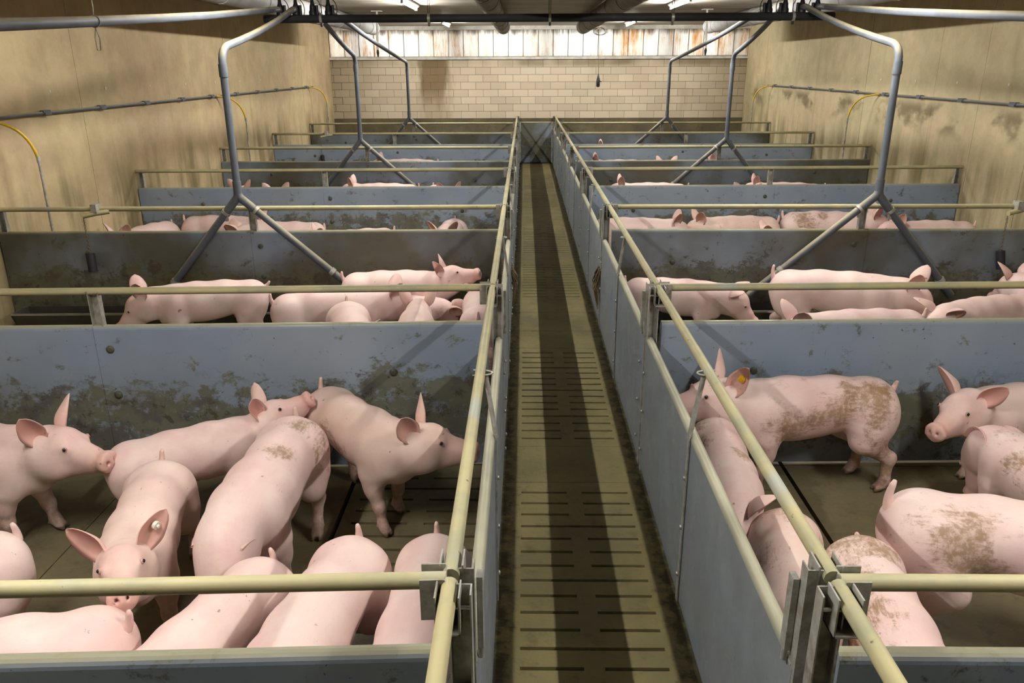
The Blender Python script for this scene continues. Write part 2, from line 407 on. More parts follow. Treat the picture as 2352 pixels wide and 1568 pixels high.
# aisle slabs: (start, end, slotted?)
AW = 2*(XA-0.008)
aisle = [(-1.2, 0.4, 0), (0.402, 2.206, 1), (2.208, 4.055, 1), (4.06, 4.515, 0), (4.518, 6.36, 1), (6.364, 6.83, 0), (6.835, 7.408, 0), (7.413, 7.86, 0), (7.863, 9.45, 1),
         (9.453, 9.95, 0), (9.953, 11.73, 1), (11.733, 12.895, 0), (12.9, 13.35, 0), (13.353, 15.1, 1), (15.103, 15.6, 0), (15.603, 17.3, 1), (17.303, 18.6, 0), (18.603, YB-0.02, 0)]
for i, (a, b, sl) in enumerate(aisle):
    L = b-a; rows = []
    if sl:
        nrow = int((L-0.03)/0.1155); off = (L-(nrow-1)*0.1155)/2
        rows = [(off+j*0.1155, 1 if j % 4 == 3 else 0) for j in range(nrow)]
    me = slab_mesh('aisle_slab', AW, L, rows, [(XA-0.31, XA-0.05), (XA+0.035, XA+0.295)], 'concrete_aisle')
    o = link('floor_slab', me, fl, (-AW/2, a, 0.0)); o.rotation_euler[1] = 0
# pen slabs
rows = [(0.06+j*0.1215, 1 if j % 4 == 3 else 0) for j in range(21)]
slot_me = slab_mesh('pen_slotted_slab', 0.83, DY-0.012, rows, [(0.06, 0.36), (0.45, 0.77)], 'concrete_pen', slot=0.021)
sol = {}
for w_, nm in ((1.30, 'a'), (1.15, 'b')):
    sol[nm] = MB().box((0, 0, -0.09), (w_, DY-0.012, 0)).mesh('pen_solid_slab', 'concrete_pen')
for k in range(-2, 7):
    y = Y0+DY*k+0.006
    for sx in (-1, 1):
        for x0, wd, me in ((0.44, 0.83, slot_me), (1.295, 1.30, sol['a']), (2.60, 1.15, sol['b']), (3.76, 0.83, slot_me)):
            link('floor_slab', me, fl, (x0 if sx > 0 else -x0-wd, y, 0))
        xe = XR if sx > 0 else -XL
        a_, b_ = 4.595, xe-0.01
        MB().box((a_ if sx > 0 else -b_, y, -0.09), (b_ if sx > 0 else -a_, y+DY-0.012, 0)).build('floor_slab', 'concrete_pen', fl)

ceil = struct(MB().box((XL-0.2, YF, ZC), (XR+0.2, YB+0.2, ZC+0.1)).build('ceiling', 'ceiling'))
for j in range(12):       # ceiling sheets with shadow gaps
    y = YF+0.02+j*2.04
    MB().box((XL, y, ZC-0.012), (XR, y+2.03, ZC-0.001)).build('ceiling_sheet', 'ceiling', ceil)
# side walls of upright concrete panels
for sx, nm, mat in ((-1, 'wall_left', 'wall_tan'), (1, 'wall_right', 'wall_grey')):
    x = XL if sx < 0 else XR
    wl = struct(MB().box((min(x+sx*0.02, x+sx*0.2), YF, -0.6), (max(x+sx*0.02, x+sx*0.2), YB+0.2, ZC)).build(nm, 'mortar'))
    y = YF; j = 0
    while y < YB-0.01:
        y1 = min(y+(2.18 if sx < 0 else 1.09), YB)
        d = random.uniform(0, 0.004)
        a, b = sorted((x+sx*d, x+sx*0.03))
        MB().box((a, y+0.002, -0.55), (b, y1-0.004, ZC-0.001)).build('wall_panel', mat, wl)
        # tie holes plugged with mortar
        for q_ in ((0.55, 1.64) if sx < 0 else (0.55,)):
            MB().tube([(x-sx*0.004, y+q_, 2.08), (x+sx*0.004, y+q_, 2.08)], 0.016, 8).build('tie_hole_plug', 'white_plastic', wl)
        y = y1; j += 1
wb = struct(MB().box((XL-0.2, YB+0.012, -0.6), (XR+0.2, YB+0.25, 2.47)).box((XL-0.2, YB+0.012, 3.10), (XR+0.2, YB+0.25, ZC+0.1)).build('wall_back', 'mortar'))
MB().box((XL, YB-0.02, -0.5), (XR, YB+0.05, 1.078)).build('plinth', 'concrete_plinth', wb)
BW, BH = 0.362, 0.1692
bm_full = MB().box((0, 0, 0), (BW-0.007, 0.05, BH-0.007)).mesh('block', 'block')
for r in range(8):
    z = 1.084+r*BH
    x = XL+(-BW/2 if r % 2 else 0)-0.12
    while x < XR:
        a, b = max(x, XL), min(x+BW-0.012, XR)
        if b-a > 0.03:
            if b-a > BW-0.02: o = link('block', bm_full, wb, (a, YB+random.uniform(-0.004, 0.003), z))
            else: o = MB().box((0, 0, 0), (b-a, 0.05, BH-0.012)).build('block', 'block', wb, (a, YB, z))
        x += BW
tr = struct(MB().prism([(YB-0.05, 2.44), (YB-0.05, 2.475), (YB-0.02, 2.50), (YB+0.02, 2.50), (YB+0.02, 2.44)], XL, XR).build('trim_1', 'white_plastic'))
def sheet_mesh(w_):
    """thin corrugated translucent sheet, 0.6 m high"""
    n = max(4, int(w_/0.012)); m = MB(); vs = []
    for i in range(n+1):
        x_ = w_*i/n; y_ = 0.004*math.sin(2*math.pi*x_/0.05)
        vs += [(x_, y_, 0.0), (x_, y_, 0.605)]
    m.add(vs, [(2*i, 2*i+2, 2*i+3, 2*i+1) for i in range(n)], True)
    return m.mesh('sheet', 'board')
win = struct(MB().box((XL, YB+0.018, 2.50), (XR, YB+0.03, 2.515)).build('window_1', 'galvanised'))
bd = sheet_mesh(0.350); bar_me = MB().box((-0.005, -0.016, 0), (0.005, 0.012, 0.60)).mesh('glazing_bar', 'rusty_bar')
x = XL+0.01
while x < XR-0.05:
    w_ = min(0.350, XR-x-0.005)
    link('sheet', bd if w_ > 0.349 else sheet_mesh(w_), win, (x, YB+0.03, 2.502))
    link('glazing_bar', bar_me, win, (x-0.0035, YB+0.025, 2.502))
    x += 0.357
for x in (-4.35, -1.93, 0.24, 3.16, 4.75):     # outside columns that stand before the strip
    MB().box((x-0.14, YB+0.26, 2.3), (x+0.14, YB+0.5, 3.3)).build('column', 'mortar', win)
struct(MB().box((XL, YB-0.06, 3.103), (XR, YB+0.02, 3.19)).build('trim_2', 'white_plastic'))
wf = struct(MB().box((XL-0.2, YF-0.2, -0.6), (XR+0.2, YF, ZC)).build('wall_front', 'wall_grey'))
# end gate of the aisle, against the block wall
d1 = struct(MB().box((-XA+0.02, YB-0.075, 0.02), (XA-0.02, YB-0.045, 0.98)).build('door_1', 'panel_olive'))
MB().box((-XA+0.02, YB-0.085, 0.02), (-XA+0.05, YB-0.075, 0.98)).build('stile', 'galvanised', d1)
MB().box((XA-0.05, YB-0.085, 0.02), (XA-0.02, YB-0.075, 0.98)).build('stile', 'galvanised', d1)
MB().tube([(-XA+0.02, YB-0.06, 0.985), (XA-0.02, YB-0.06, 0.985)], 0.018).build('top_edge', 'rail', d1)

# ------------------------------------------------------------------ lamps
for i, (x, y) in enumerate(LAMPS):
    k = i//2; sx = -1 if x < 0 else 1
    t = thing('strip_lamp', 'white fluorescent strip lamp under the ceiling, %s from the block wall, %s' % (ORD[3-k], SIDE[sx]), 'lamp', (x, y, ZC-0.013), 'fluorescent strip lamps')
    hs = MB().prism([(-0.045, 0), (-0.05, -0.025), (-0.03, -0.045), (0.03, -0.045), (0.05, -0.025), (0.045, 0)], -0.78, 0.78, 'y').build('housing', 'white_plastic', t)
    MB().tube([(0, -0.73, -0.067), (0, 0.73, -0.067)], 0.0145, 6, caps=False).build('tube', 'lamp_tube', t)
    for s in (-1, 1):
        MB().box((-0.018, s*0.745-0.012, -0.085), (0.018, s*0.745+0.012, -0.045)).build('tube_holder', 'white_plastic', hs)

# ------------------------------------------------------------------ ventilation ducts
for x, z, mat, lab in ((-3.45, 3.052, 'duct_pale', 'pale grey round ventilation duct above the pens, '+SIDE[-1]),
                       (3.55, 3.052, 'duct_pale', 'pale grey round ventilation duct above the pens, '+SIDE[1]),
                       (-0.73, 3.052, 'duct_dark', 'brown-grey round duct over the aisle edge, '+SIDE[-1]),
                       (0.93, 3.052, 'duct_dark', 'brown-grey round duct over the aisle edge, '+SIDE[1])):
    t = thing('ventilation_duct', lab, 'duct', (x, 0, z), 'ceiling ventilation ducts')
    MB().tube([(0, YF+0.1, 0), (0, 17.55, 0)], 0.132, 24).build('pipe', mat, t)
    y = YF+1.2
    cm = MB().tube([(0, -0.05, 0), (0, 0.05, 0)], 0.138, 24).mesh('collar', mat)
    while y < 17.3:
        link('collar', cm, t, (0, y, 0)); y += 1.35
    link('collar', cm, t, (0, 17.52, 0))
    sm = MB().tube([(0, 0, 0.13), (0, 0, ZC-z-0.012)], 0.01, 6).mesh('hanger', 'galvanised')
    for yy in np.arange(-3, 17, 2.7): link('hanger', sm, t, (0, float(yy), 0))

# ------------------------------------------------------------------ pen partitions
rail_r = 0.021
def channel(h, w_=0.05, d=0.032, th=0.004):
    """folded steel U channel standing on z=0, opening towards -y"""
    m = MB(); m.box((-w_/2, 0, 0), (w_/2, th, h)); m.box((-w_/2, -d, 0), (-w_/2+th, 0, h)); m.box((w_/2-th, -d, 0), (w_/2, 0, h)); return m
ch_short = channel(ZR-ZP+0.03, 0.06, 0.036).mesh('post', 'galvanised')
ch_tall = channel(ZR+0.012, 0.055, 0.04).mesh('post', 'galvanised')
bolt_me = MB().ball((0, 0, 0), 0.011, 8, 4, (1, 0.7, 1)).mesh('bolt', 'bolt')
obolt_me = MB().tube([(0, 0.004, 0), (0, -0.006, 0), (0, -0.009, 0)], [0.024, 0.022, 0.010], 12).mesh('bolt', 'old_bolt')
clamp = MB()
clamp.tube(arc((-0.03, -0.03, 0), (-0.03, 0.05, 0), (0, 0.05, 0), 5)+arc((0, 0.05, 0), (0.03, 0.05, 0), (0.03, -0.03, 0), 5)[1:], 0.004, 6)
clamp_me = clamp.mesh('clamp', 'galvanised')
ends = {(-1, 0): -0.05*4, (-1, 1): -0.17, (-1, 2): -0.10, (-1, 3): -0.10, (1, 1): 0.12, (1, 3): 0.14, (1, 4): 0.14}  # how far the wall end stands off square
for sx in (-1, 1):
    xw = XR-0.01 if sx > 0 else XL+0.01
    for k in range(7):
        nm = 'blue-grey pen partition with yellowed rail, %s from the block wall, %s' % (ORD[6-k], SIDE[sx])
        t = thing('pen_partition', nm, 'partition', (sx*(XRAIL+0.03), ROW[k], 0), 'partitions across the pens')
        Lw = abs(xw)-XRAIL-0.03; e = ends.get((sx, k), 0.0)
        t.rotation_euler[2] = math.atan2(e, Lw)*sx
        tint = k in (2, 4, 6)
        # four planks joined end to end make the panel
        n = 2
        for j in range(n):
            a, b = Lw*j/n, Lw*(j+1)/n-0.002
            th = 0.026
            prof = [(-th, 0.03)]+[(-th*math.cos(q_), ZP-0.026+th*math.sin(q_)) for q_ in np.linspace(0, math.pi, 9)]+[(th, 0.03)]
            m = MB().prism(prof, sx*a, sx*b)
            pn = m.build('panel', 'panel_olive' if tint else 'panel', t)
            for xx, zz in ((2.15, ZP-0.14), (2.15, ZP-0.42), (0.55, ZP-0.30), (3.7, ZP-0.2)):
                if a <= xx < b: link('bolt', obolt_me, pn, (sx*xx, -0.027, zz))
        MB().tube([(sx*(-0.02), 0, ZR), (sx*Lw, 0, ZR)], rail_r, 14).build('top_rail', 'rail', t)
        # end post at the wall, middle post, aisle post
        po = link('post', ch_tall, t, (sx*(Lw-0.05), 0.026, 0)); 
        po = link('post', ch_short, t, (sx*2.20, 0.018, ZP-0.02))
        link('clamp', clamp_me, t, (sx*2.20, -0.004, ZR))
        # U saddle that takes the rail at the aisle
        sd = MB()
        sd.box((-0.03, -0.034, ZR-0.09), (0.03, -0.030, ZR+0.024)); sd.box((-0.03, 0.030, ZR-0.09), (0.03, 0.034, ZR+0.024)); sd.box((-0.034, -0.034, ZR-0.09), (-0.030, 0.034, ZR+0.018))
        so = sd.build('saddle', 'galvanised', t, (sx*0.012, 0, 0))
        if sx < 0: so.rotation_euler[2] = math.pi

# ------------------------------------------------------------------ aisle gates
for sx in (-1, 1):
    for k in range(-1, 7):
        ya = (ROW[k] if k >= 0 else ROW[0]-DY)+0.045
        yb = (ROW[k+1] if k < 6 else YB-0.03)-0.045
        lab = 'blue-grey plastic gate along the aisle, %s from the block wall, %s' % (ORD[6-k], SIDE[sx])
        t = thing('aisle_gate', lab, 'gate', (sx*XA, ya, 0), 'gates along the aisle')
        L = yb-ya; ym = L/2+0.03
        th = 0.016
        for a, b in ((0.0, ym-0.004), (ym+0.004, L)):
            prof = [(-th, 0.03), (-th, ZA-0.012), (-th*0.6, ZA-0.002), (th*0.6, ZA-0.002), (th, ZA-0.012), (th, 0.03)]
            MB().prism(prof, a, b, 'y').build('panel', 'panel_aisle', t)
        MB().tube([(sx*0.004, 0.01, ZA-0.006), (sx*0.004, L-0.01, ZA-0.006)], 0.021, 12).build('panel_cap', 'cap', t)
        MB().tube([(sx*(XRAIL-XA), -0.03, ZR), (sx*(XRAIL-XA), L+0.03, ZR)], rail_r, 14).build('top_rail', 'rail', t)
        # flat steel strip halfway, from the floor to the rail, with its U bolt
        x0 = -sx*0.019
        m = MB(); m.box((min(x0, x0-sx*0.006), ym-0.014, 0.02), (max(x0, x0-sx*0.006), ym+0.014, ZA+0.02))
        m.tube([(x0-sx*0.003, ym, ZA), (sx*(XRAIL-XA-0.022), ym, ZR-0.01)], 0.011, 6)
        m.build('strip', 'galvanised', t)
        c = link('clamp', clamp_me, t, (sx*(XRAIL-XA), ym, ZR)); c.rotation_euler = (0, 0, math.pi/2*sx)
        for zz in (0.16, 0.40, 0.64):
            for yy in (ym, 0.05, L-0.05):
                b = link('bolt', bolt_me, t, (-sx*0.028, yy, zz)); b.rotation_euler[2] = math.pi/2
        # posts at both ends
        for yy, ro in ((-0.012, math.pi), (L+0.012, 0.0)):
            p = link('post', ch_tall, t, (sx*0.012, yy, 0)); p.rotation_euler[2] = ro
            yq = yy+(0.03 if ro else -0.03)
            sd = MB()
            for q_ in (-0.030, 0.026): sd.box((q_, -0.035, ZR-0.085), (q_+0.004, 0.035, ZR+0.022))
            sd.box((-0.030, -0.035, ZR-0.085), (0.030, 0.035, ZR-0.080))
            sd.build('saddle', 'galvanised', t, (sx*(XRAIL-XA), yq, 0))
            hb = MB().tube([(-0.03, 0, ZR-0.03), (0.035, 0, ZR-0.03)], 0.006, 6).mesh('pin', 'bolt')
            link('pin', hb, t, (sx*0.02, yy+(-0.03 if ro == 0 else 0.03), 0))
        # drop latch
        m = MB(); m.box((-0.008, 0.0, ZR-0.26), (0.008, 0.035, ZR-0.04)); m.tube([(0, 0.018, ZR-0.30), (0, 0.018, ZR-0.22)], 0.009, 8)
        m.build('latch', 'galvanised', t, (-sx*0.026, 0.02, 0))

# ------------------------------------------------------------------ troughs and feed pipes
PR = 0.0315
XD, ZE = 2.77, 2.42
VAL = {-1: [-3.06, -2.88, -2.69, -2.51], 1: [3.00, 2.83, 2.64, 2.46]}    # A, C, E, G
YM, ZM = ROW[3], 2.81
HOOK = {}
for sx in (-1, 1):
    for k in (2, 4, 6):
        lab = 'steel feeding trough at the %s partition from the block wall, %s' % (ORD[6-k], SIDE[sx])
        yy = ROW[k]-0.05
        t = thing('feeding_trough', lab, 'trough', (0, yy, 0), 'feeding troughs')
        t.rotation_euler[2] = math.atan2(ends.get((sx, k), 0.0), 4.45)*sx
        x0, x1 = sorted((sx*0.95, sx*4.80))
        prof = [(0, 0.25), (0, 0.06), (-0.08, 0.0), (-0.16, 0.0), (-0.27, 0.25), (-0.262, 0.25), (-0.155, 0.012), (-0.08, 0.012), (-0.008, 0.065), (-0.008, 0.25)]
        MB().prism(prof, x0, x1).build('trough_body', 'trough_steel', t)
        MB().box((x0, -0.285, 0.247), (x1, -0.262, 0.262)).build('rim', 'trough_rim', t)
        for xe in (x0, x1):
            MB().prism([(0, 0.25), (0, 0.0), (-0.16, 0.0), (-0.285, 0.26)], xe-0.003, xe+0.003).build('end_plate', 'trough_steel', t)
    for q, k in enumerate((0, 2, 4, 6)):
        lab = 'grey Y-ended feed pipe at the %s partition from the block wall, %s' % (ORD[6-k], SIDE[sx])
        yd = ROW[k]-0.085+ends.get((sx, k), 0.0)*0.5
        t = thing('feed_pipe', lab, 'pipe', (sx*XD, yd, 0), 'feed drop pipes')
        o = np.array([sx*XD, yd, 0])
        start = np.array([VAL[sx][q], YM, ZM+0.09])-o
        dirn = np.array([0, -1, 0]) if yd < YM else np.array([0, 1, 0])
        top = np.array([0, 0, {0: 2.31, 6: 2.34}.get(k, ZE)]); zt = top[2]
        rise = 0.20; dxy = (start-top); 
        path = [start, start+dirn*0.12+np.array([0, 0, 0.005])]
        far = top+np.array([0, -dirn[1]*0.16, 0.045])
        n = 7
        sag = 0.05 if k != 0 else 0.07
        for i in range(1, n):
            f = i/n; p = path[1]*(1-f)+far*f if i == 1 else (start+dirn*0.12)*(1-f)+far*f
            p = p-np.array([0, 0, sag*4*f*(1-f)*0.5]); path.append(p)
        path += [far] + arc(far, top+np.array([0, 0, 0.02]), top+np.array([0, 0, -0.12]), 6)[1:]
        if k == 0:
            wp = np.array([np.asarray(p_)+o for p_ in path]); wp = wp[np.argsort(wp[:, 1])]
            HOOK[sx] = [float(np.interp(5.10, wp[:, 1], wp[:, i_])) for i_ in (0, 2)]
        MB().tube(path, PR, 14).build('sloping_pipe', 'pvc_grey', t)
        MB().tube([(0, 0, zt-0.12), (0, 0, 1.30)], PR*0.98, 14).build('drop_pipe', 'pvc_grey', t)
        MB().tube([(0, 0, zt-0.20), (0, 0, zt-0.10)], PR*1.15, 14).build('coupling', 'pvc_grey', t)
        MB().tube([(0, 0, 1.25), (0, 0, 1.37)], PR*1.15, 14).build('coupling', 'pvc_grey', t)
        yj = 0.0
        for s2 in (-1, 1):
            tipx = (1.03 if s2 == -sx else 0.79)*s2
            jo = np.array([0, 0, 1.24]); end = np.array([tipx, 0.012, 0.33])
            if s2 == 1 and sx == -1: end = jo+(end-jo)*0.86
            MB().tube([jo+np.array([0, 0, 0.03]), jo*0.985+end*0.015, jo*0.86+end*0.14], PR*1.12, 14).build('elbow', 'pvc_grey', t)
            lg = MB().tube([jo*0.88+end*0.12, end], PR, 14).build('outlet_leg', 'pvc_grey', t)
            d = (end-jo)/np.linalg.norm(end-jo)
            c1 = jo+d*0.19
            MB().tube([c1-d*0.012, c1+d*0.012], PR*1.3, 14).build('hose_clip', 'galvanised', lg)
            MB().box(tuple(c1+np.array([-0.012, -0.012, -0.075])), tuple(c1+np.array([0.012, 0.012, -0.03]))).build('clip_screw', 'bolt', lg)
            c2 = jo+d*1.02
            MB().tube([c2-d*0.02, c2+d*0.02], PR*1.25, 14).build('hose_clip', 'galvanised', lg)
# main feed line across the barn with its valves
t = thing('main_feed_line', 'long black feed line hung across the barn from wire', 'pipe', (0, YM, ZM))
MB().tube([(-3.25, 0, 0), (3.2, 0, 0)], 0.044, 18).build('pipe', 'pvc_black', t)
for x in (-1.373, 0.0, 1.387, -2.60, 2.74):
    for d in (-0.012, 0.012):
        MB().tube([(x+d, 0, -0.05), (x+d*0.7, 0, ZC-ZM-0.012)], 0.0035, 5).build('hanger_wire', 'cable', t)
    MB().tube([(x-0.015, 0, 0), (x+0.015, 0, 0)], 0.052, 16).build('pipe_clip', 'galvanised', t)
    MB().box((x-0.012, -0.012, -0.085), (x+0.012, 0.012, -0.045)).build('clip_nut', 'black_plastic', t)
for sx in (-1, 1):
    for q, x in enumerate(VAL[sx]):
        lab = 'black feed valve, %s from the end of the feed line, %s' % (ORD[q], SIDE[sx])
        v = thing('feed_valve', lab, 'valve', (x, YM, ZM+0.044), 'black feed valves')
        MB().tube([(0, 0, 0), (0, 0, 0.03), (0, 0, 0.05), (0, 0, 0.085)], [0.045, 0.045, 0.036, 0.034], 12).build('body', 'black_plastic', v)
        MB().tube([(0, 0, 0.085), (0, 0, 0.12), (0, 0, 0.165), (0, 0, 0.185)], [0.034, 0.022, 0.017, 0.012], 10).build('actuator', 'black_plastic', v)
        MB().tube([(-sx*0.05, 0, 0.0), (-sx*0.05, 0, 0.10)], 0.018, 8).build('air_fitting', 'black_plastic', v)
        lp = [(-0.0, 0, 0.178)] + [(-sx*0.095*math.sin(a), 0.01, 0.055+0.12*math.cos(a)) for a in np.linspace(0.2, 2.7, 12)]
        MB().tube(lp, 0.005, 6).build('air_hose', 'cable', v)
# hooks holding the near feed pipes
for sx in (-1, 1):
    lab = 'thin steel hanger hook holding a feed pipe, '+SIDE[sx]
    y = 5.10; x, zt = HOOK[sx]; o = MB(); q_ = PR+0.003
    o.tube([(0, 0, q_), (0.004, 0, q_+0.05), (0, 0, ZC-zt-0.012)], 0.003, 5)                        # wire up to the ceiling
    o.tube([(q_*math.sin(a_), 0, q_*math.cos(a_)) for a_ in np.linspace(0, 2*math.pi, 17)], 0.0035, 5)  # turn round the pipe
    o.tube([(0, 0, -q_), (0.016, 0, -q_-0.06), (0.010, 0, -q_-0.13), (-0.010, 0, -q_-0.13), (-0.012, 0, -q_-0.06), (0, 0, -q_)], 0.0035, 5)
    h = o.build('hanger_hook', 'galvanised', None, (x, y, zt)); tag(h, lab, 'hook', 'pipe hooks')

# ------------------------------------------------------------------ water lines on the side walls, yellow hoses
for sx, x, z in ((-1, XL+0.035, 1.885), (1, XR-0.035, 1.88)):
    t = thing('water_pipe', 'thin grey water pipe clipped along the concrete wall, '+SIDE[sx], 'pipe', (x, 0, z), 'wall water pipes')
    MB().tube([(0, YF+0.2, 0), (0, 18.0, 0)], 0.016, 10).build('pipe', 'pvc_grey', t)
    cm = MB().box((-0.03, -0.05, -0.022), (0.03, 0.05, 0.0)).box((-0.02, -0.06, 0.0), (0.02, 0.06, 0.022)).mesh('pipe_clip', 'pvc_grey')
    y = 0.35
    while y < 18: link('pipe_clip', cm, t, (0, y, 0.004)); y += 1.07
    for k in (2, 4, 6):
        lab = 'curved yellow drinker hose at the %s partition from the block wall, %s' % (ORD[6-k], SIDE[sx])
        yy = ROW[k]+0.10+(0.2 if k > 2 else 0)
        h = thing('drinker_hose', lab, 'hose', (x, yy, 0), 'yellow drinker hoses')
        d = -sx*0.30
        MB().tube([(0, -0.32, z)]+arc((0, -0.30, z), (0, -0.20, z), (d*0.15, -0.14, z-0.02), 4)[1:]+arc((d*0.15, -0.14, z-0.02), (d*0.9, 0.02, z-0.05), (d, 0.05, z-0.36), 10)[1:], 0.014, 10).build('hose', 'yellow_hose', h)
        MB().tube([(d, 0.05, z-0.34), (d, 0.05, 0.35)], 0.0115, 10).build('down_pipe', 'galvanised', h)
        MB().tube([(d, 0.05, z-0.39), (d, 0.05, z-0.33)], 0.017, 10).build('hose_clip', 'galvanised', h)

# ------------------------------------------------------------------ chew toys on chains, spray drops, sensor, tufts
def chain(mb, top, length, r=0.012):
    z = 0.0; i = 0
    while z < length:
        c = np.array(top)-np.array([0, 0, z+r])
        ax = np.array([1.0, 0, 0]) if i % 2 else np.array([0, 1.0, 0])
        pts = [c+ax*r*0.6*math.cos(a)+np.array([0, 0, 1.0])*r*math.sin(a) for a in np.linspace(0, 2*math.pi, 9)]
        mb.tube(pts, 0.0028, 5, caps=False); z += r*1.45; i += 1
for sx, k, xx in ((-1, 2, -4.05), (1, 2, 4.02), (-1, 5, -3.95)):
    lab = 'chew toy on a chain at the %s partition from the block wall, %s' % (ORD[6-k], SIDE[sx])
    t = thing('chew_toy', lab, 'toy', (xx, ROW[k]-0.045-(0.08 if (sx, k) == (-1, 2) else 0), 0), 'chew toys on chains')
    MB().tube([(-0.10, -0.03, ZR-0.05), (0.0, -0.01, ZR-0.03), (0.1, 0.04, ZR-0.02)], 0.022, 10).build('bracket_pipe', 'rail', t)
    MB().box((-0.025, -0.03, ZR-0.03), (0.025, 0.06, ZR+0.05)).build('bracket', 'galvanised', t)
    m = MB(); chain(m, (-0.10, -0.03, ZR-0.07), 0.34); m.build('chain', 'chain', t)
    m = MB(); m.tube([(-0.10, -0.03, 0.74), (-0.085, -0.06, 0.58)], 0.036, 12); m.ball((-0.10, -0.03, 0.735), 0.02); m.build('chew_pipe', 'pvc_black', t)
for sx in (-1, 1):
    x, y = sx*2.80, 14.4
    t = thing('spray_drop', 'thin white spray drop pipe with dark nozzle under the ceiling, '+SIDE[sx], 'spray nozzle', (x, y, ZC-0.013), 'ceiling spray drops')
    MB().box((-0.09, -0.05, -0.012), (0.09, 0.05, 0)).build('ceiling_plate', 'white_plastic', t)
    MB().tube([(0, 0, -0.01), (0.02*sx, 0, -0.62)], 0.018, 8).build('pipe', 'white_plastic', t)
    MB().tube([(0.02*sx, 0, -0.62), (0.02*sx, 0, -0.66), (0.02*sx, 0, -0.74)], [0.014, 0.024, 0.008], 8).build('nozzle', 'black_plastic', t)
t = thing('climate_sensor', 'dark bulb-shaped climate sensor hanging on a thin cable before the block wall', 'sensor', (1.36, 18.5, 0))
MB().tube([(0, 0, 2.12), (0, 0, 2.06), (0, 0, 1.98), (0, 0, 1.86), (0, 0, 1.84)], [0.008, 0.022, 0.042, 0.040, 0.03], 12).build('sensor_body', 'black_plastic', t)
MB().tube([(0.04, 0, 1.96), (0.075, 0, 1.955)], 0.012, 8).build('plug', 'black_plastic', t)
MB().tube([(0, 0, 2.10), (-0.005, 0, 2.6), (-0.01, 0, 2.96), (0, 0, ZC-0.013)], 0.006, 6).build('cable', 'brown_cable', t)
lp = [(-0.02+0.13*math.cos(a)+0.004*a, 0.02*math.sin(a*0.5), 3.0+0.075*math.sin(a)) for a in np.linspace(0, 4*math.pi, 40)]
MB().tube(lp, 0.007, 6).build('cable_coil', 'cable', t)
cab = MB().tube([(2.50, YM-0.02, ZM-0.05)]+arc((2.50, YM-0.02, ZM-0.05), (2.30, YM-0.05, ZM-0.47), (2.56, YM-0.03, ZM-0.33), 9)+arc((2.56, YM-0.03, ZM-0.33), (2.72, YM, ZM-0.22), (2.73, YM, ZM-0.05), 7)[1:], 0.006, 6).build('loose_cable', 'brown_cable')
tag(cab, 'thin brown cable drooping in a loop below the black feed line', 'cable')
for sx, y in ((-1, 7.05), (1, 7.02)):
    m = MB()
    for i in range(46):
        z0 = 0.52+random.uniform(-0.04, 0.04); yy = random.uniform(-0.07, 0.07); l = random.uniform(0.12, 0.34)
        m.tube([(0, yy, z0), (-sx*random.uniform(0.01, 0.05), yy+random.uniform(-0.03, 0.03), z0-l*0.5), (-sx*random.uniform(0.0, 0.03), yy+random.uniform(-0.06, 0.06), z0-l)], [0.006, 0.005, 0.002], 4)
    m.box((-0.006, -0.08, 0.50), (0.006, 0.08, 0.54))
    o = m.build('jute_tuft', 'rope', None, (sx*(XA-0.026), y, 0))
    tag(o, 'frayed brown jute tuft tied to the aisle gate, '+SIDE[sx], 'chew rope', 'jute tufts')

# ------------------------------------------------------------------ pigs
def smin(a, b, k):
    h = np.clip(0.5+0.5*(b-a)/k, 0, 1); return b*(1-h)+a*h-k*h*(1-h)
def rcone(P, a, b, ra, rb):
    a = np.array(a, np.float32); b = np.array(b, np.float32); ba = b-a; pa = P-a
    h = np.clip((pa@ba)/(ba@ba), 0, 1)
    d = pa-h[..., None]*ba
    return np.sqrt((d*d).sum(-1))-(ra+(rb-ra)*h)
def ell(P, c, r, rot=0.0):
    q = P-np.array(c, np.float32)
    if rot:
        cs, sn = math.cos(rot), math.sin(rot)
        q = np.stack([q[..., 0]*cs+q[..., 2]*sn, q[..., 1], -q[..., 0]*sn+q[..., 2]*cs], -1)
    r = np.array(r, np.float32); k0 = np.sqrt(((q/r)**2).sum(-1)); k1 = np.sqrt(((q/(r*r))**2).sum(-1))+1e-6
    return k0*(k0-1)/k1
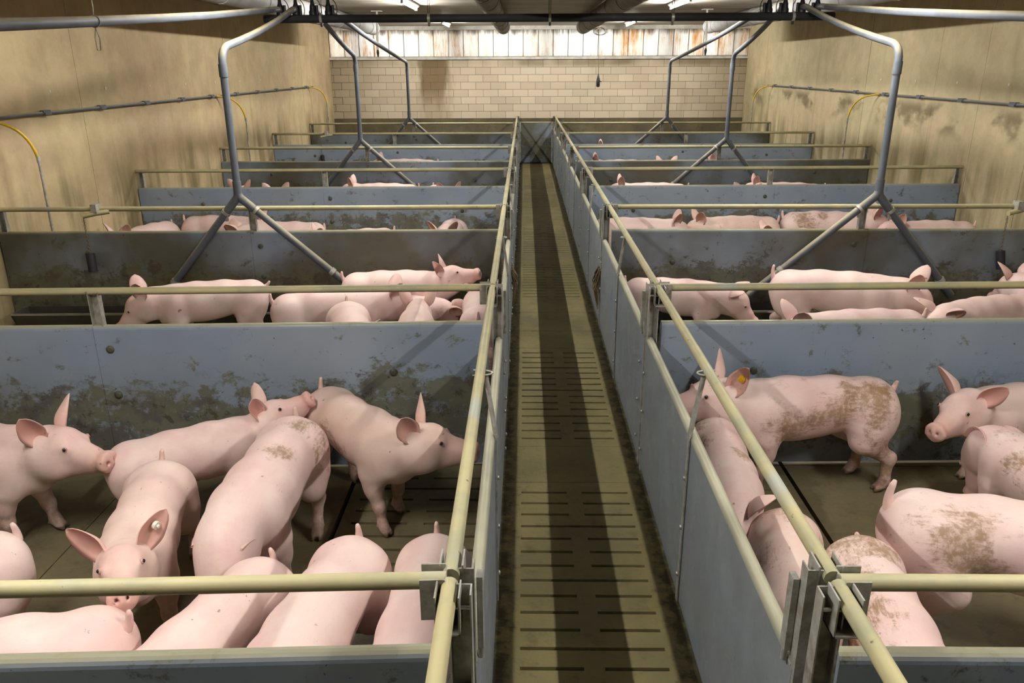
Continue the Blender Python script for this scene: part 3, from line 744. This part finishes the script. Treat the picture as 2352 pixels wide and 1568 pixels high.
def pig_sdf(P, legs):
    # trunk: deep barrel body, arched back, narrower neck
    B = P*np.array([1, 1/1.06, 1], np.float32)
    d = rcone(B, (-0.345, 0, 0.440), (-0.15, 0, 0.455), 0.128, 0.130)
    d = smin(d, rcone(B, (-0.15, 0, 0.455), (0.06, 0, 0.445), 0.130, 0.143), 0.03)
    d = smin(d, rcone(B, (0.06, 0, 0.445), (0.20, 0, 0.435), 0.143, 0.142), 0.03)
    d = smin(d, rcone(B, (0.21, 0, 0.445), (0.36, 0, 0.470), 0.132, 0.108), 0.04)
    d = smin(d, ell(B, (0.02, 0, 0.385), (0.26, 0.115, 0.112)), 0.05)
    d = smin(d, ell(B, (-0.36, 0, 0.42), (0.12, 0.145, 0.135)), 0.05)
    d = smin(d, ell(B, (0.27, 0, 0.37), (0.11, 0.10, 0.11)), 0.05)
    # head
    H = rcone(P, (0.40, 0, 0.485), (0.475, 0, 0.492), 0.098, 0.088)
    H = smin(H, rcone(P, (0.47, 0, 0.485), (0.60, 0, 0.430), 0.080, 0.052), 0.035)
    H = smin(H, rcone(P, (0.58, 0, 0.432), (0.665, 0, 0.405), 0.050, 0.043), 0.02)
    H = smin(H, rcone(P, (0.42, 0, 0.415), (0.60, 0, 0.385), 0.075, 0.034), 0.035)
    for s in (-1, 1):
        H = smin(H, ell(P, (0.435, s*0.058, 0.43), (0.075, 0.045, 0.075)), 0.03)
        H = smin(H, ell(P, (0.535, s*0.058, 0.500), (0.028, 0.018, 0.020)), 0.02)
    q = P-np.array([0.675, 0, 0.402], np.float32)       # snout disc
    cs, sn = math.cos(-0.25), math.sin(-0.25)
    qx = q[..., 0]*cs+q[..., 2]*sn; qz = -q[..., 0]*sn+q[..., 2]*cs
    rad = np.sqrt((q[..., 1]/1.08)**2+qz**2)
    disc = np.maximum(rad-0.046, np.abs(qx)-0.010)-0.006
    H = smin(H, disc, 0.012)
    d = smin(d, H, 0.06)
    for s in (-1, 1):
        d = -smin(-d, ell(P, (0.690, s*0.018, 0.402), (0.02, 0.009, 0.011)), 0.006)
        d = -smin(-d, rcone(P, (0.50, s*0.085, 0.395), (0.64, s*0.05, 0.385), 0.004, 0.004), 0.008)   # mouth line
    # legs (df = fore/aft shift of the foot)
    for i, (s, df) in enumerate(((1, legs[0]), (-1, legs[1]))):
        y = s*0.098
        L = ell(P, (0.205, y*0.98, 0.385), (0.085, 0.060, 0.135), 0.15)
        L = smin(L, rcone(P, (0.185+df*0.1, y, 0.31), (0.185+df*0.35, y, 0.235), 0.060, 0.046), 0.04)
        L = smin(L, rcone(P, (0.185+df*0.35, y, 0.24), (0.195+df*0.7, y*0.98, 0.145), 0.045, 0.032), 0.03)
        L = smin(L, ell(P, (0.197+df*0.7, y*0.98, 0.145), (0.034, 0.032, 0.032)), 0.015)
        L = smin(L, rcone(P, (0.195+df*0.7, y*0.98, 0.145), (0.195+df, y*0.98, 0.06), 0.028, 0.025), 0.02)
        L = smin(L, rcone(P, (0.195+df, y*0.98, 0.06), (0.212+df, y*0.98, 0.032), 0.028, 0.028), 0.015)
        for tt in (-1, 1):
            L = smin(L, rcone(P, (0.213+df, y*0.98+tt*0.015, 0.030), (0.240+df, y*0.98+tt*0.017, 0.013), 0.017, 0.012), 0.006)
            L = smin(L, rcone(P, (0.185+df, y*0.98+tt*0.018, 0.052), (0.168+df, y*0.98+tt*0.022, 0.040), 0.010, 0.007), 0.008)
        d = smin(d, L, 0.035)
    for i, (s, df) in enumerate(((1, legs[2]), (-1, legs[3]))):
        y = s*0.100
        L = ell(P, (-0.335, y*0.88, 0.385), (0.125, 0.082, 0.150), -0.1)
        L = smin(L, rcone(P, (-0.30+df*0.1, y, 0.33), (-0.270+df*0.3, y*1.02, 0.285), 0.075, 0.052), 0.05)
        L = smin(L, rcone(P, (-0.275+df*0.3, y*1.02, 0.280), (-0.385+df*0.7, y, 0.185), 0.053, 0.036), 0.05)
        L = smin(L, ell(P, (-0.392+df*0.7, y, 0.183), (0.034, 0.028, 0.034)), 0.02)
        L = smin(L, rcone(P, (-0.385+df*0.7, y, 0.18), (-0.362+df, y*0.98, 0.07), 0.030, 0.025), 0.02)
        L = smin(L, rcone(P, (-0.362+df, y*0.98, 0.065), (-0.345+df, y*0.98, 0.032), 0.028, 0.028), 0.015)
        for tt in (-1, 1):
            L = smin(L, rcone(P, (-0.343+df, y*0.98+tt*0.015, 0.030), (-0.316+df, y*0.98+tt*0.017, 0.013), 0.017, 0.012), 0.006)
            L = smin(L, rcone(P, (-0.372+df, y*0.98+tt*0.018, 0.052), (-0.389+df, y*0.98+tt*0.022, 0.040), 0.010, 0.007), 0.008)
        d = smin(d, L, 0.04)
    # dip behind the elbow and a groove between the hams
    d = -smin(-d, rcone(P, (-0.50, 0, 0.36), (-0.47, 0, 0.22), 0.012, 0.03), 0.03)
    return d
def surface_nets(F, org, h):
    nx, ny, nz = F.shape; C = F < 0
    cnt = np.zeros((nx-1, ny-1, nz-1), np.int32)
    acc = np.zeros((nx-1, ny-1, nz-1, 3), np.float32)
    cr = [(i, j, k) for i in (0, 1) for j in (0, 1) for k in (0, 1)]
    def S(A, c): return A[c[0]:nx-1+c[0], c[1]:ny-1+c[1], c[2]:nz-1+c[2]]
    for a in cr:
        for ax in range(3):
            if a[ax]: continue
            b = list(a); b[ax] = 1
            fa, fb = S(F, a), S(F, b); m = S(C, a) != S(C, b)
            t = np.where(m, fa/np.where(m, fa-fb, 1), 0)
            cnt += m
            for q in range(3):
                acc[..., q] += np.where(m, a[q]+(t if q == ax else 0), 0)
    act = cnt > 0
    idx = -np.ones(act.shape, np.int64); idx[act] = np.arange(act.sum())
    pos = acc[act]/cnt[act][:, None]
    V = org+(np.argwhere(act)+pos)*h
    Q = []
    for ax in range(3):
        sl0 = [slice(1, -1)]*3; sl0[ax] = slice(0, -1); sl1 = [slice(1, -1)]*3; sl1[ax] = slice(1, None)
        a = C[tuple(sl0)]; b = C[tuple(sl1)]
        for inside in (True, False):
            g = np.argwhere((a != b) & (a == inside))
            if not len(g): continue
            o = np.array([1, 1, 1]); o[ax] = 0; g = g+o
            u, v = [(1, 2), (2, 0), (0, 1)][ax]
            du = np.zeros(3, int); du[u] = 1; dv = np.zeros(3, int); dv[v] = 1
            c = [g-du-dv, g-dv, g, g-du]
            ids = np.stack([idx[tuple(x.T)] for x in c], 1)
            Q.append(ids if inside else ids[:, ::-1])
    return V, np.concatenate(Q)
def pig_base(legs, h):
    lo = np.array([-0.56, -0.23, -0.03]); hi = np.array([0.74, 0.23, 0.66])
    n = np.ceil((hi-lo)/h).astype(int)+1
    g = [lo[i]+np.arange(n[i])*h for i in range(3)]
    P = np.stack(np.meshgrid(*g, indexing='ij'), -1).astype(np.float32)
    V, Q = surface_nets(pig_sdf(P, legs), lo, h)
    # light smoothing
    E = np.concatenate([Q[:, [0, 1]], Q[:, [1, 2]], Q[:, [2, 3]], Q[:, [3, 0]]])
    for _ in range(2):
        s = np.zeros_like(V); c = np.zeros(len(V))
        np.add.at(s, E[:, 0], V[E[:, 1]]); np.add.at(c, E[:, 0], 1); np.add.at(s, E[:, 1], V[E[:, 0]]); np.add.at(c, E[:, 1], 1)
        V = V*0.5+0.5*s/c[:, None]
    return V, Q
LEGSETS = [(0.0, 0.02, 0.0, -0.03), (0.06, -0.05, -0.05, 0.06), (-0.05, 0.06, 0.05, -0.06), (0.02, 0.05, -0.08, -0.02)]
BASE = {}
def base(i, h):
    if (i, h) not in BASE: BASE[(i, h)] = pig_base(LEGSETS[i], h)
    return BASE[(i, h)]

def ear_mesh(s, up, out, fwd, curl):
    """cupped leaf-shaped ear; s = side. Axis direction from (fwd, out, up)"""
    ax = np.array([fwd, s*out, up], float); ax /= np.linalg.norm(ax)
    # inside of the ear faces forward and outward
    face = np.array([0.60, s*0.78, 0.15]); face -= ax*np.dot(face, ax); face /= np.linalg.norm(face)
    side = np.cross(ax, face)
    b = np.array([0.428, s*0.078, 0.545]); nu, nv = 11, 9
    L, W = 0.168, 0.063
    outer, inner = [], []
    for i in range(nu):
        u = i/(nu-1)
        wd = W*(0.55+0.45*math.sin(min(u*2.2, 1)*math.pi/2))*(1-u**2.4)**0.62 if u < 1 else 0.002
        for j in range(nv):
            v = 2*j/(nv-1)-1
            cup = (1-v*v)*wd*(0.95-0.60*u)
            bend_ = curl*u*u*L*0.35
            th = 0.0055*(1-0.6*u)
            p = b+ax*(u*L)+side*(v*wd)-face*cup+face*bend_
            outer.append(p-face*th); inner.append(p+face*th*0.6)
    vs = outer+inner; N = nu*nv; fs = []
    for i in range(nu-1):
        for j in range(nv-1):
            a = i*nv+j; fs.append((a, a+1, a+nv+1, a+nv)); fs.append((N+a, N+a+nv, N+a+nv+1, N+a+1))
    bd_ = [i*nv for i in range(nu)]+[(nu-1)*nv+j for j in range(1, nv)]+[i*nv+nv-1 for i in range(nu-2, -1, -1)]
    for a, c in zip(bd_[:-1], bd_[1:]): fs.append((a, c, N+c, N+a))
    pinkness = [0.30]*N+[0.72]*N
    tagpos = b+ax*(0.55*L)-face*(0.30*W)
    return np.array(vs), fs, pinkness, tagpos, face
def tail_mesh(lift, side, ln, seg=7):
    n = 7; V = []; F = []
    p = np.array([-0.455, 0, 0.505]); d = np.array([-0.75, 0.0, 0.65*lift]); d /= np.linalg.norm(d)
    cen = []
    for i in range(n):
        cen.append(p.copy()); d = d+np.array([0.10*lift, side*0.22, 0.26*lift]); d /= np.linalg.norm(d); p = p+d*ln/(n-1)
    rr = [0.024, 0.019, 0.0155, 0.0135, 0.012, 0.011, 0.007]
    for i in range(n):
        t = cen[min(i+1, n-1)]-cen[max(i-1, 0)]; t /= np.linalg.norm(t)
        u = np.cross(t, [0, 1, 0]); u /= np.linalg.norm(u); w_ = np.cross(t, u)
        for k in range(seg):
            a = 2*math.pi*k/seg; V.append(cen[i]+rr[i]*(u*math.cos(a)+w_*math.sin(a)))
    F = [(i*seg+k, i*seg+(k+1) % seg, (i+1)*seg+(k+1) % seg, (i+1)*seg+k) for i in range(n-1) for k in range(seg)]
    F.append(tuple((n-1)*seg+k for k in range(seg)))
    return np.array(V), F
def sstep(a, b, x): t = np.clip((x-a)/(b-a), 0, 1); return t*t*(3-2*t)
def deform(P, bend, hy, hp, neckz=0.455):
    s = np.linspace(-0.8, 1.0, 721); ds = s[1]-s[0]
    yaw = bend*np.clip(s, -0.38, 0.30)/0.68+hy*sstep(0.20, 0.48, s)
    pit = hp*sstep(0.24, 0.48, s)
    tx, ty, tz = np.cos(pit)*np.cos(yaw), np.cos(pit)*np.sin(yaw), np.sin(pit)
    c = np.stack([np.cumsum(tx), np.cumsum(ty), np.cumsum(tz)], 1)*ds
    i0 = np.argmin(abs(s)); c -= c[i0]
    x = P[:, 0]
    # forelegs follow the shoulder, not the neck
    zw = sstep(0.22, 0.36, P[:, 2]); xs = np.where(x > 0.22, 0.22+(x-0.22)*zw, x); rest = x-xs
    f = lambda arr: np.interp(xs, s, arr)
    Y, T = f(yaw), f(pit)
    C = np.stack([f(c[:, 0]), f(c[:, 1]), f(c[:, 2])+neckz], 1)
    Tv = np.stack([np.cos(T)*np.cos(Y), np.cos(T)*np.sin(Y), np.sin(T)], 1)
    N = np.stack([-np.sin(Y), np.cos(Y), 0*Y], 1)
    U = np.stack([-np.sin(T)*np.cos(Y), -np.sin(T)*np.sin(Y), np.cos(T)], 1)
    return C+rest[:, None]*Tv+P[:, 1:2]*N+(P[:, 2:3]-neckz)*U

def pig(label, x, y, hdg, scale=1.0, bend=0.0, hy=0.0, hp=0.0, legs=0, dirt=0.3, tan=0.1, near=0, tail=(1.0, 0.2, 0.085),
        ears=(1.0, 0.55, -0.15, 0.3), eartag=None, girth=1.0, group='pigs in the pens', z=0.0, patches=()):
    h = (0.0095, 0.013, 0.018)[near]
    V, Q = base(legs, h)
    V = V.copy(); parts = [V]; faces = [tuple(q) for q in Q.tolist()]
    pk = np.clip(sstep(0.57, 0.68, V[:, 0])*0.45+0.20*sstep(0.40, 0.55, V[:, 0])+0.15*sstep(0.32, 0.22, V[:, 2]), 0, 1)
    lg = sstep(0.30, 0.10, V[:, 2]); hf = sstep(0.034, 0.020, V[:, 2])
    att = [np.stack([pk, lg, hf, np.ones(len(V))], 1)]
    off = len(V); tp = None
    for s in (1, -1):
        ev, ef, ep, tpos, face = ear_mesh(s, *ears)
        parts.append(ev); faces += [tuple(i+off for i in f) for f in ef]; off += len(ev)
        att.append(np.stack([np.array(ep), np.zeros(len(ev)), np.zeros(len(ev)), np.ones(len(ev))], 1))
        if eartag and eartag[0] == s: tp = (tpos, face)
    tv, tf = tail_mesh(*tail)
    parts.append(tv); faces += [tuple(i+off for i in f) for f in tf]
    att.append(np.stack([np.full(len(tv), 0.25), np.zeros(len(tv)), np.zeros(len(tv)), np.ones(len(tv))], 1))
    girth *= 0.95
    P = np.concatenate(parts); P[:, 1] *= girth
    R, a2, a3 = math.radians(bend), math.radians(hy), math.radians(hp)
    att = np.concatenate(att); att[:, 3] = 0.0
    for (qx, qy, qz, qr) in patches:
        dd = np.sqrt(((P-np.array([qx, qy, qz]))**2).sum(1)); att[:, 3] = np.maximum(att[:, 3], np.clip(1-dd/(qr*1.9), 0, 1))
    D = deform(P, R, a2, a3)
    me = bpy.data.meshes.new('pig'); me.from_pydata(D.tolist(), [], faces)
    me.polygons.foreach_set('use_smooth', [True]*len(me.polygons))
    ca = me.color_attributes.new('skin', 'FLOAT_COLOR', 'POINT'); ca.data.foreach_set('color', att.astype(np.float32).ravel())
    me.materials.append(MATS['pig_skin']); me.update()
    o = bpy.data.objects.new('pig', me); COL.objects.link(o)
    o.location = (x, y, z); o.rotation_euler[2] = math.radians(hdg); o.scale = (scale,)*3
    o['dirt'] = float(dirt); o['tan'] = float(tan)
    tag(o, label, 'pig', group)
    if near < 2:
        for s in (1, -1):
            c = deform(np.array([[0.545, s*0.0735*girth, 0.505], [0.548, s*0.0785*girth, 0.506]]), R, a2, a3)
            MB().ball((0, 0, 0), 0.0080, 10, 6).build('eye', 'eye', o, tuple(c[1]))
            MB().ball((0, 0, 0), 0.0115, 10, 6).build('eye_rim', 'eye_white', o, tuple(c[0]))
    if tp is not None:
        c = deform(np.array([tp[0], tp[0]+tp[1]*0.012]), R, a2, a3); a_ = c[1]-c[0]; a_ /= np.linalg.norm(a_)
        et = MB().tube([c[0], c[0]+a_*0.014], 0.017, 14)
        et.tube([c[0]+a_*0.012, c[0]+a_*0.022], 0.007, 10)
        et.build('ear_tag', eartag[1], o)
    return o

def spot(tail, hdg, scale=1.0, tz=0.535, back=-0.455):
    """floor position of a pig whose tail root shows at pixel tail and that faces hdg"""
    p = at(tail[0], tail[1], z=tz*scale); a = math.radians(hdg)
    return p[0]-math.cos(a)*back*scale, p[1]-math.sin(a)*back*scale

def by_tail(label, px, hdg, tz=0.56, ymax=99, **k):
    sc_ = k.get('scale', 1.0); x, y = spot(px, hdg, sc_, tz); y = min(y, ymax); return pig(label, x, y, hdg, **k)
def by_poll(label, px, hdg, pz=0.62, ymax=99, **k):
    sc_ = k.get('scale', 1.0); x, y = spot(px, hdg, sc_, pz, 0.43); y = min(y, ymax); return pig(label, x, y, hdg, **k)
G1, G2 = 'pigs in the pen before the seventh and sixth partitions', 'pigs behind the sixth partitions'
G3, G4 = 'pigs half hidden behind the fifth partitions', 'far pigs showing only backs and ears'
# pen between the seventh and sixth partitions, stained-block side
pig('pink pig in profile sniffing the rump of the pig ahead', -3.035, 3.47, -4, scale=1.08, hy=-8, hp=10, legs=1, dirt=0.05, ears=(1.0, 0.45, 0.10, 0.2), group=G1)
pig('clean pink pig with raised snout and tall ear before the grey panel', -1.98, 3.65, 32, scale=0.93, hp=44, hy=-20, bend=8, legs=0, dirt=0.10, ears=(1.0, 0.42, 0.70, 0.0), tail=(0.3, 0.2, 0.05), group=G1)
pig('pale pig looking up over the rail with white tag in its ear', -1.91, 2.88, -76, scale=0.99, hp=28, hy=12, legs=3, dirt=0.05, tan=0.25, ears=(1.0, 0.75, -0.05, 0.15), eartag=(1, 'tag_white'), group=G1)
pig('scratched pig with upright tail stub and brown hind marks, head down', -1.46, 3.14, -92, scale=1.13, hp=-72, ears=(-1.0, 0.1, -0.2, 0.0), bend=-6, legs=2, dirt=0.35, patches=((-0.34, 0.11, 0.46, 0.08), (-0.3, 0.05, 0.55, 0.05), (-0.38, 0.12, 0.26, 0.09), (-0.05, 0.06, 0.57, 0.05),), tail=(1.5, 0.0, 0.08), group=G1)
pig('slender tan-pink pig beside the slatted floor with snout at the gate', -1.15, 3.77, -46, scale=1.04, hy=34, hp=12, bend=14, legs=2, dirt=0.25, patches=((-0.12, -0.13, 0.44, 0.05), (0.02, -0.14, 0.38, 0.055), (-0.3, -0.13, 0.3, 0.06), (-0.4, -0.1, 0.2, 0.1),), tan=0.45, ears=(1.0, 0.55, -0.1, 0.2), tail=(1.6, 0.1, 0.10), group=G1)
by_tail('pale pig with thick tail stub, back crossed by the rail, beside a clean pink one', (624, 1266), -109, scale=0.94, hp=-88, hy=-5, legs=0, dirt=0.12, tan=0.12, tail=(1.5, -0.3, 0.07), group=G1)
by_tail('clean pink pig with long scratch on its flank under the rail', (822, 1215), -100, scale=1.00, hp=-58, hy=-15, legs=1, dirt=0.05, tail=(1.6, 0.0, 0.08), group=G1)
by_tail('pink pig squeezed against the gate with dark speckle on its back', (1003, 1210), -92, scale=1.0, girth=0.95, hp=-58, hy=-12, legs=0, dirt=0.18, tail=(1.6, 0.0, 0.08), group=G1)
by_tail('pale pig standing across under the rail with its tail by another pig', (280, 1414), -166, scale=1.04, legs=3, dirt=0.15, patches=((0.0, 0.1, 0.48, 0.09), (-0.15, 0.12, 0.45, 0.06),), tan=0.15, tail=(0.9, 0.1, 0.08), group=G1)
by_tail('round pink rump with upright tail stub near the tan wall', (32, 1212), -128, scale=1.01, legs=0, dirt=0.08, tail=(1.7, 0.0, 0.08), group=G1)
# the same pen row, sensor side
pig('muddy pink pig with yellow ear tag standing along the grey panel', 1.25, 4.03, -174, scale=1.14, hp=16, hy=10, legs=3, dirt=0.45, patches=((-0.02, 0.14, 0.43, 0.06), (0.1, 0.14, 0.4, 0.08), (-0.14, 0.13, 0.46, 0.08), (0.22, 0.12, 0.42, 0.05), (-0.3, 0.12, 0.52, 0.08), (-0.33, 0.13, 0.42, 0.07), (-0.22, 0.1, 0.56, 0.05), (-0.37, 0.12, 0.25, 0.1), (-0.37, 0.12, 0.12, 0.09),), ears=(1.0, 0.40, -0.15, 0.2), eartag=(1, 'tag_yellow'), tail=(0.8, 0.3, 0.06), group=G1)
pig('pink pig with dark flank smear walking along the gate', 0.69, 3.38, -95, scale=0.98, hp=-30, hy=-14, legs=1, dirt=0.25, patches=((-0.16, -0.1, 0.5, 0.08), (-0.34, -0.08, 0.5, 0.07), (0.05, 0.05, 0.57, 0.05),), tan=0.1, girth=0.95, tail=(0.2, 0.1, 0.04), group=G1)
pig('tan-backed pig between the gate and a muddy rump', 0.73, 2.49, -102, scale=0.98, hp=-45, legs=0, dirt=0.35, patches=((-0.2, 0.11, 0.48, 0.09), (0.0, 0.11, 0.48, 0.09), (-0.05, -0.11, 0.48, 0.1), (-0.36, 0, 0.53, 0.08),), tan=0.35, girth=0.95, tail=(0.2, 0.1, 0.04), group=G1)
pig('pig with brown mud over half its back under the rail', 0.985, 2.26, -98, scale=1.0, hp=-62, girth=0.95, legs=2, dirt=0.5, patches=((-0.36, -0.06, 0.5, 0.15), (-0.18, -0.11, 0.5, 0.11), (0.02, -0.12, 0.48, 0.1), (0.15, -0.1, 0.48, 0.09), (-0.3, 0.06, 0.55, 0.07),), tan=0.15, tail=(0.2, 0.1, 0.04), group=G1)
by_tail('large pale pig with big brown patch on its ham and curled tail', (2050, 1132), -18, scale=1.2, legs=1, dirt=0.35, patches=((-0.26, -0.13, 0.47, 0.13), (-0.16, -0.14, 0.42, 0.07), (0.08, -0.09, 0.55, 0.08),), tail=(1.5, -0.2, 0.11), group=G1)
pig('white-pink pig with filthy rump seen from behind', 2.17, 3.33, 95, scale=0.97, hp=-70, ears=(-0.25, 0.3, -1.0, 0.0), legs=3, dirt=0.45, patches=((-0.36, 0.09, 0.4, 0.12), (-0.2, 0.13, 0.36, 0.09), (-0.4, -0.05, 0.45, 0.1), (0.05, 0.1, 0.52, 0.06),), tail=(0.3, 0.2, 0.05), group=G1)
pig('pink pig turning its face and dark eye away from the panel', 2.55, 4.07, -172, scale=1.05, hy=24, hp=5, bend=6, legs=0, dirt=0.45, tan=0.15, ears=(0.9, 0.75, 0.0, 0.2), group=G1)
# second pen row
pig('pig with lowered snout by the trough behind the rail post', -2.95, 6.25, -162, scale=1.06, hp=-24, hy=10, legs=1, dirt=0.2, near=1, ears=(0.9, 0.5, -0.2, 0.2), tail=(0.5, 0.4, 0.07), group=G2)
pig('pale pig standing across the slats with rump to the trough end', -1.80, 6.02, 12, scale=1.05, hp=-20, legs=0, dirt=0.12, near=1, group=G2)
pig('pale pig with its back to the rail heading for the sixth partition', -1.54, 5.38, -74, scale=1.05, hp=-10, legs=3, dirt=0.08, tan=0.2, near=1, group=G2)
pig('pink pig with raised head and pricked ears beside the outlet leg', -1.38, 6.634, 1.3, scale=1.05, hp=30, hy=-6, legs=0, dirt=0.15, near=1, ears=(1.0, 0.5, -0.25, 0.1), group=G2)
pig('plump pig with stub tail standing behind the pricked-eared pig', -1.27, 6.34, 0, scale=0.80, hp=-75, legs=1, dirt=0.15, near=1, tail=(1.5, 0.2, 0.07), group=G2)
pig('pale pig seen from behind with both ears up among the others', -1.10, 5.46, 92, scale=1.0, hp=-5, girth=0.9, legs=0, dirt=0.08, tan=0.25, near=1, group=G2)
pig('pale rump with hanging tail close to the gate', -0.65, 6.10, 92, scale=0.95, hp=-60, legs=2, dirt=0.1, near=1, tail=(1.0, 0.0, 0.08), group=G2)
pig('pale pig lowering its snout to the trough next to the gate', 1.04, 6.46, -16, scale=1.0, hp=-26, hy=-6, legs=0, dirt=0.2, near=1, ears=(0.55, 0.95, 0.2, 0.2), group=G2)
pig('large pink pig stepping along the trough with its head lowered', 2.34, 6.30, -18, scale=1.18, hp=-22, hy=-18, legs=1, dirt=0.15, near=1, tail=(1.2, 0.2, 0.10), group=G2)
pig('low pale pig with its ear at the rim of the sixth partition', 2.15, 5.46, -172, scale=1.06, hp=-26, legs=0, dirt=0.15, near=1, group=G2)
pig('pink pig with reddish ear beyond the low pale pig', 3.28, 5.86, -160, scale=1.03, hp=-25, hy=12, legs=3, dirt=0.18, near=1, ears=(0.8, 0.8, 0.1, 0.2), group=G2)
pig('pink pig by the trough near the end wall pipe', 4.05, 6.2, 100, scale=1.05, hp=-20, legs=0, dirt=0.2, near=1, group=G2)
# third pen row
pig('pig turned to the tan wall behind the chew chain', -4.62, 8.80, -104, scale=1.02, legs=0, dirt=0.15, near=1, tail=(1.2, 0, 0.07), group=G3)
pig('long pale back with pricked ear by the feed pipe joint', -3.86, 9.22, -8, scale=1.08, hp=-6, legs=1, dirt=0.1, near=1, group=G3)
pig('pink rump with curled tail behind the feed pipe leg', -3.08, 8.88, 188, scale=1.06, hp=-40, legs=0, dirt=0.1, near=1, tail=(1.2, 0.6, 0.06), group=G3)
pig('two pink ears and a low back showing over the fifth partition', -2.18, 8.60, -150, scale=1.0, hp=6, legs=0, dirt=0.1, near=1, ears=(0.9, 0.8, -0.1, 0.2), group=G3)
pig('round rump with upright tail near the gate behind the fifth partition', -1.15, 8.90, -94, scale=1.03, legs=3, dirt=0.1, near=1, tail=(1.6, 0.0, 0.08), group=G3)
pig('dusty pig with one ear behind the aisle post of the fifth partition', 1.02, 9.12, -8, scale=1.06, hp=-12, legs=0, dirt=0.3, near=1, tan=0.25, group=G3)
pig('tan-backed pig nosing away from the feed pipe post', 2.22, 9.22, 186, scale=1.06, hp=-14, legs=1, dirt=0.45, near=1, tan=0.4, group=G3)
pig('muddy pig beneath the feed pipe joint', 3.31, 9.24, -10, scale=1.14, hp=-6, legs=0, dirt=0.4, patches=((-0.25, -0.1, 0.52, 0.12), (-0.1, -0.08, 0.55, 0.07),), near=1, group=G3)
pig('strip of pale pig back in front of the muddy pig', 2.85, 8.62, 178, scale=1.0, hp=-20, legs=0, dirt=0.1, near=1, group=G3)
pig('long pale pig with pricked ear near the end post', 4.35, 8.92, 184, scale=1.06, hp=4, legs=0, dirt=0.1, near=1, group=G3)
# far pens
by_poll('pig head with one ear beyond the fourth partition by the drop pipe', (556, 424), 78, scale=1.12, near=2, hp=14, ymax=ROW[4]-0.95, dirt=0.2, group=G4)
by_poll('pair of pink ear tips over the fourth partition', (635, 432), 102, scale=1.12, near=2, hp=14, ymax=ROW[4]-0.95, dirt=0.2, ears=(1.0, 0.6, -0.1, 0.1), group=G4)
by_tail('sliver of pink back over the fourth partition near a shadow line', (960, 424), 180, scale=1.12, near=2, ymax=ROW[4]-0.52, dirt=0.1, group=G4)
by_poll('pig with two tall ears beyond the fourth partition near the gate', (1040, 425), -70, scale=1.12, near=2, hp=14, ymax=ROW[4]-0.95, dirt=0.1, ears=(1.0, 0.5, -0.1, 0.1), group=G4)
by_tail('small pink back beyond the fourth partition by the sensor-side gate', (1575, 422), 180, scale=1.12, near=2, ymax=ROW[4]-0.52, dirt=0.1, group=G4)
by_poll('two thin ear tips beyond the fourth partition by the outlet leg', (1715, 432), 80, scale=1.12, near=2, hp=14, ymax=ROW[4]-0.95, dirt=0.1, group=G4)
by_tail('pale back beyond the fourth partition near the middle post', (1880, 420), 175, scale=1.12, near=2, ymax=ROW[4]-0.52, dirt=0.1, group=G4)
by_tail('pink back beyond the third partition by the outlet leg', (1005, 366), 182, scale=1.18, near=2, ymax=ROW[5]-0.28, dirt=0.1, group=G4)
by_tail('tiny pale back beyond the third partition near the gate', (1500, 371), 178, scale=1.18, near=2, ymax=ROW[5]-0.28, dirt=0.1, group=G4)
by_poll('two pricked pink ears beyond the third partition', (1530, 370), 85, scale=1.18, near=2, hp=14, ymax=ROW[5]-0.65, dirt=0.1, ears=(1.0, 0.5, -0.1, 0.1), group=G4)
by_tail('low pale back beyond the third partition by the drop pipe', (1768, 371), 178, scale=1.18, near=2, ymax=ROW[5]-0.22, dirt=0.1, group=G4)
by_tail('scrap of pink back beyond the second partition', (1480, 330), 175, scale=1.18, near=2, ymax=ROW[6]-0.52, dirt=0.1, group=G4)
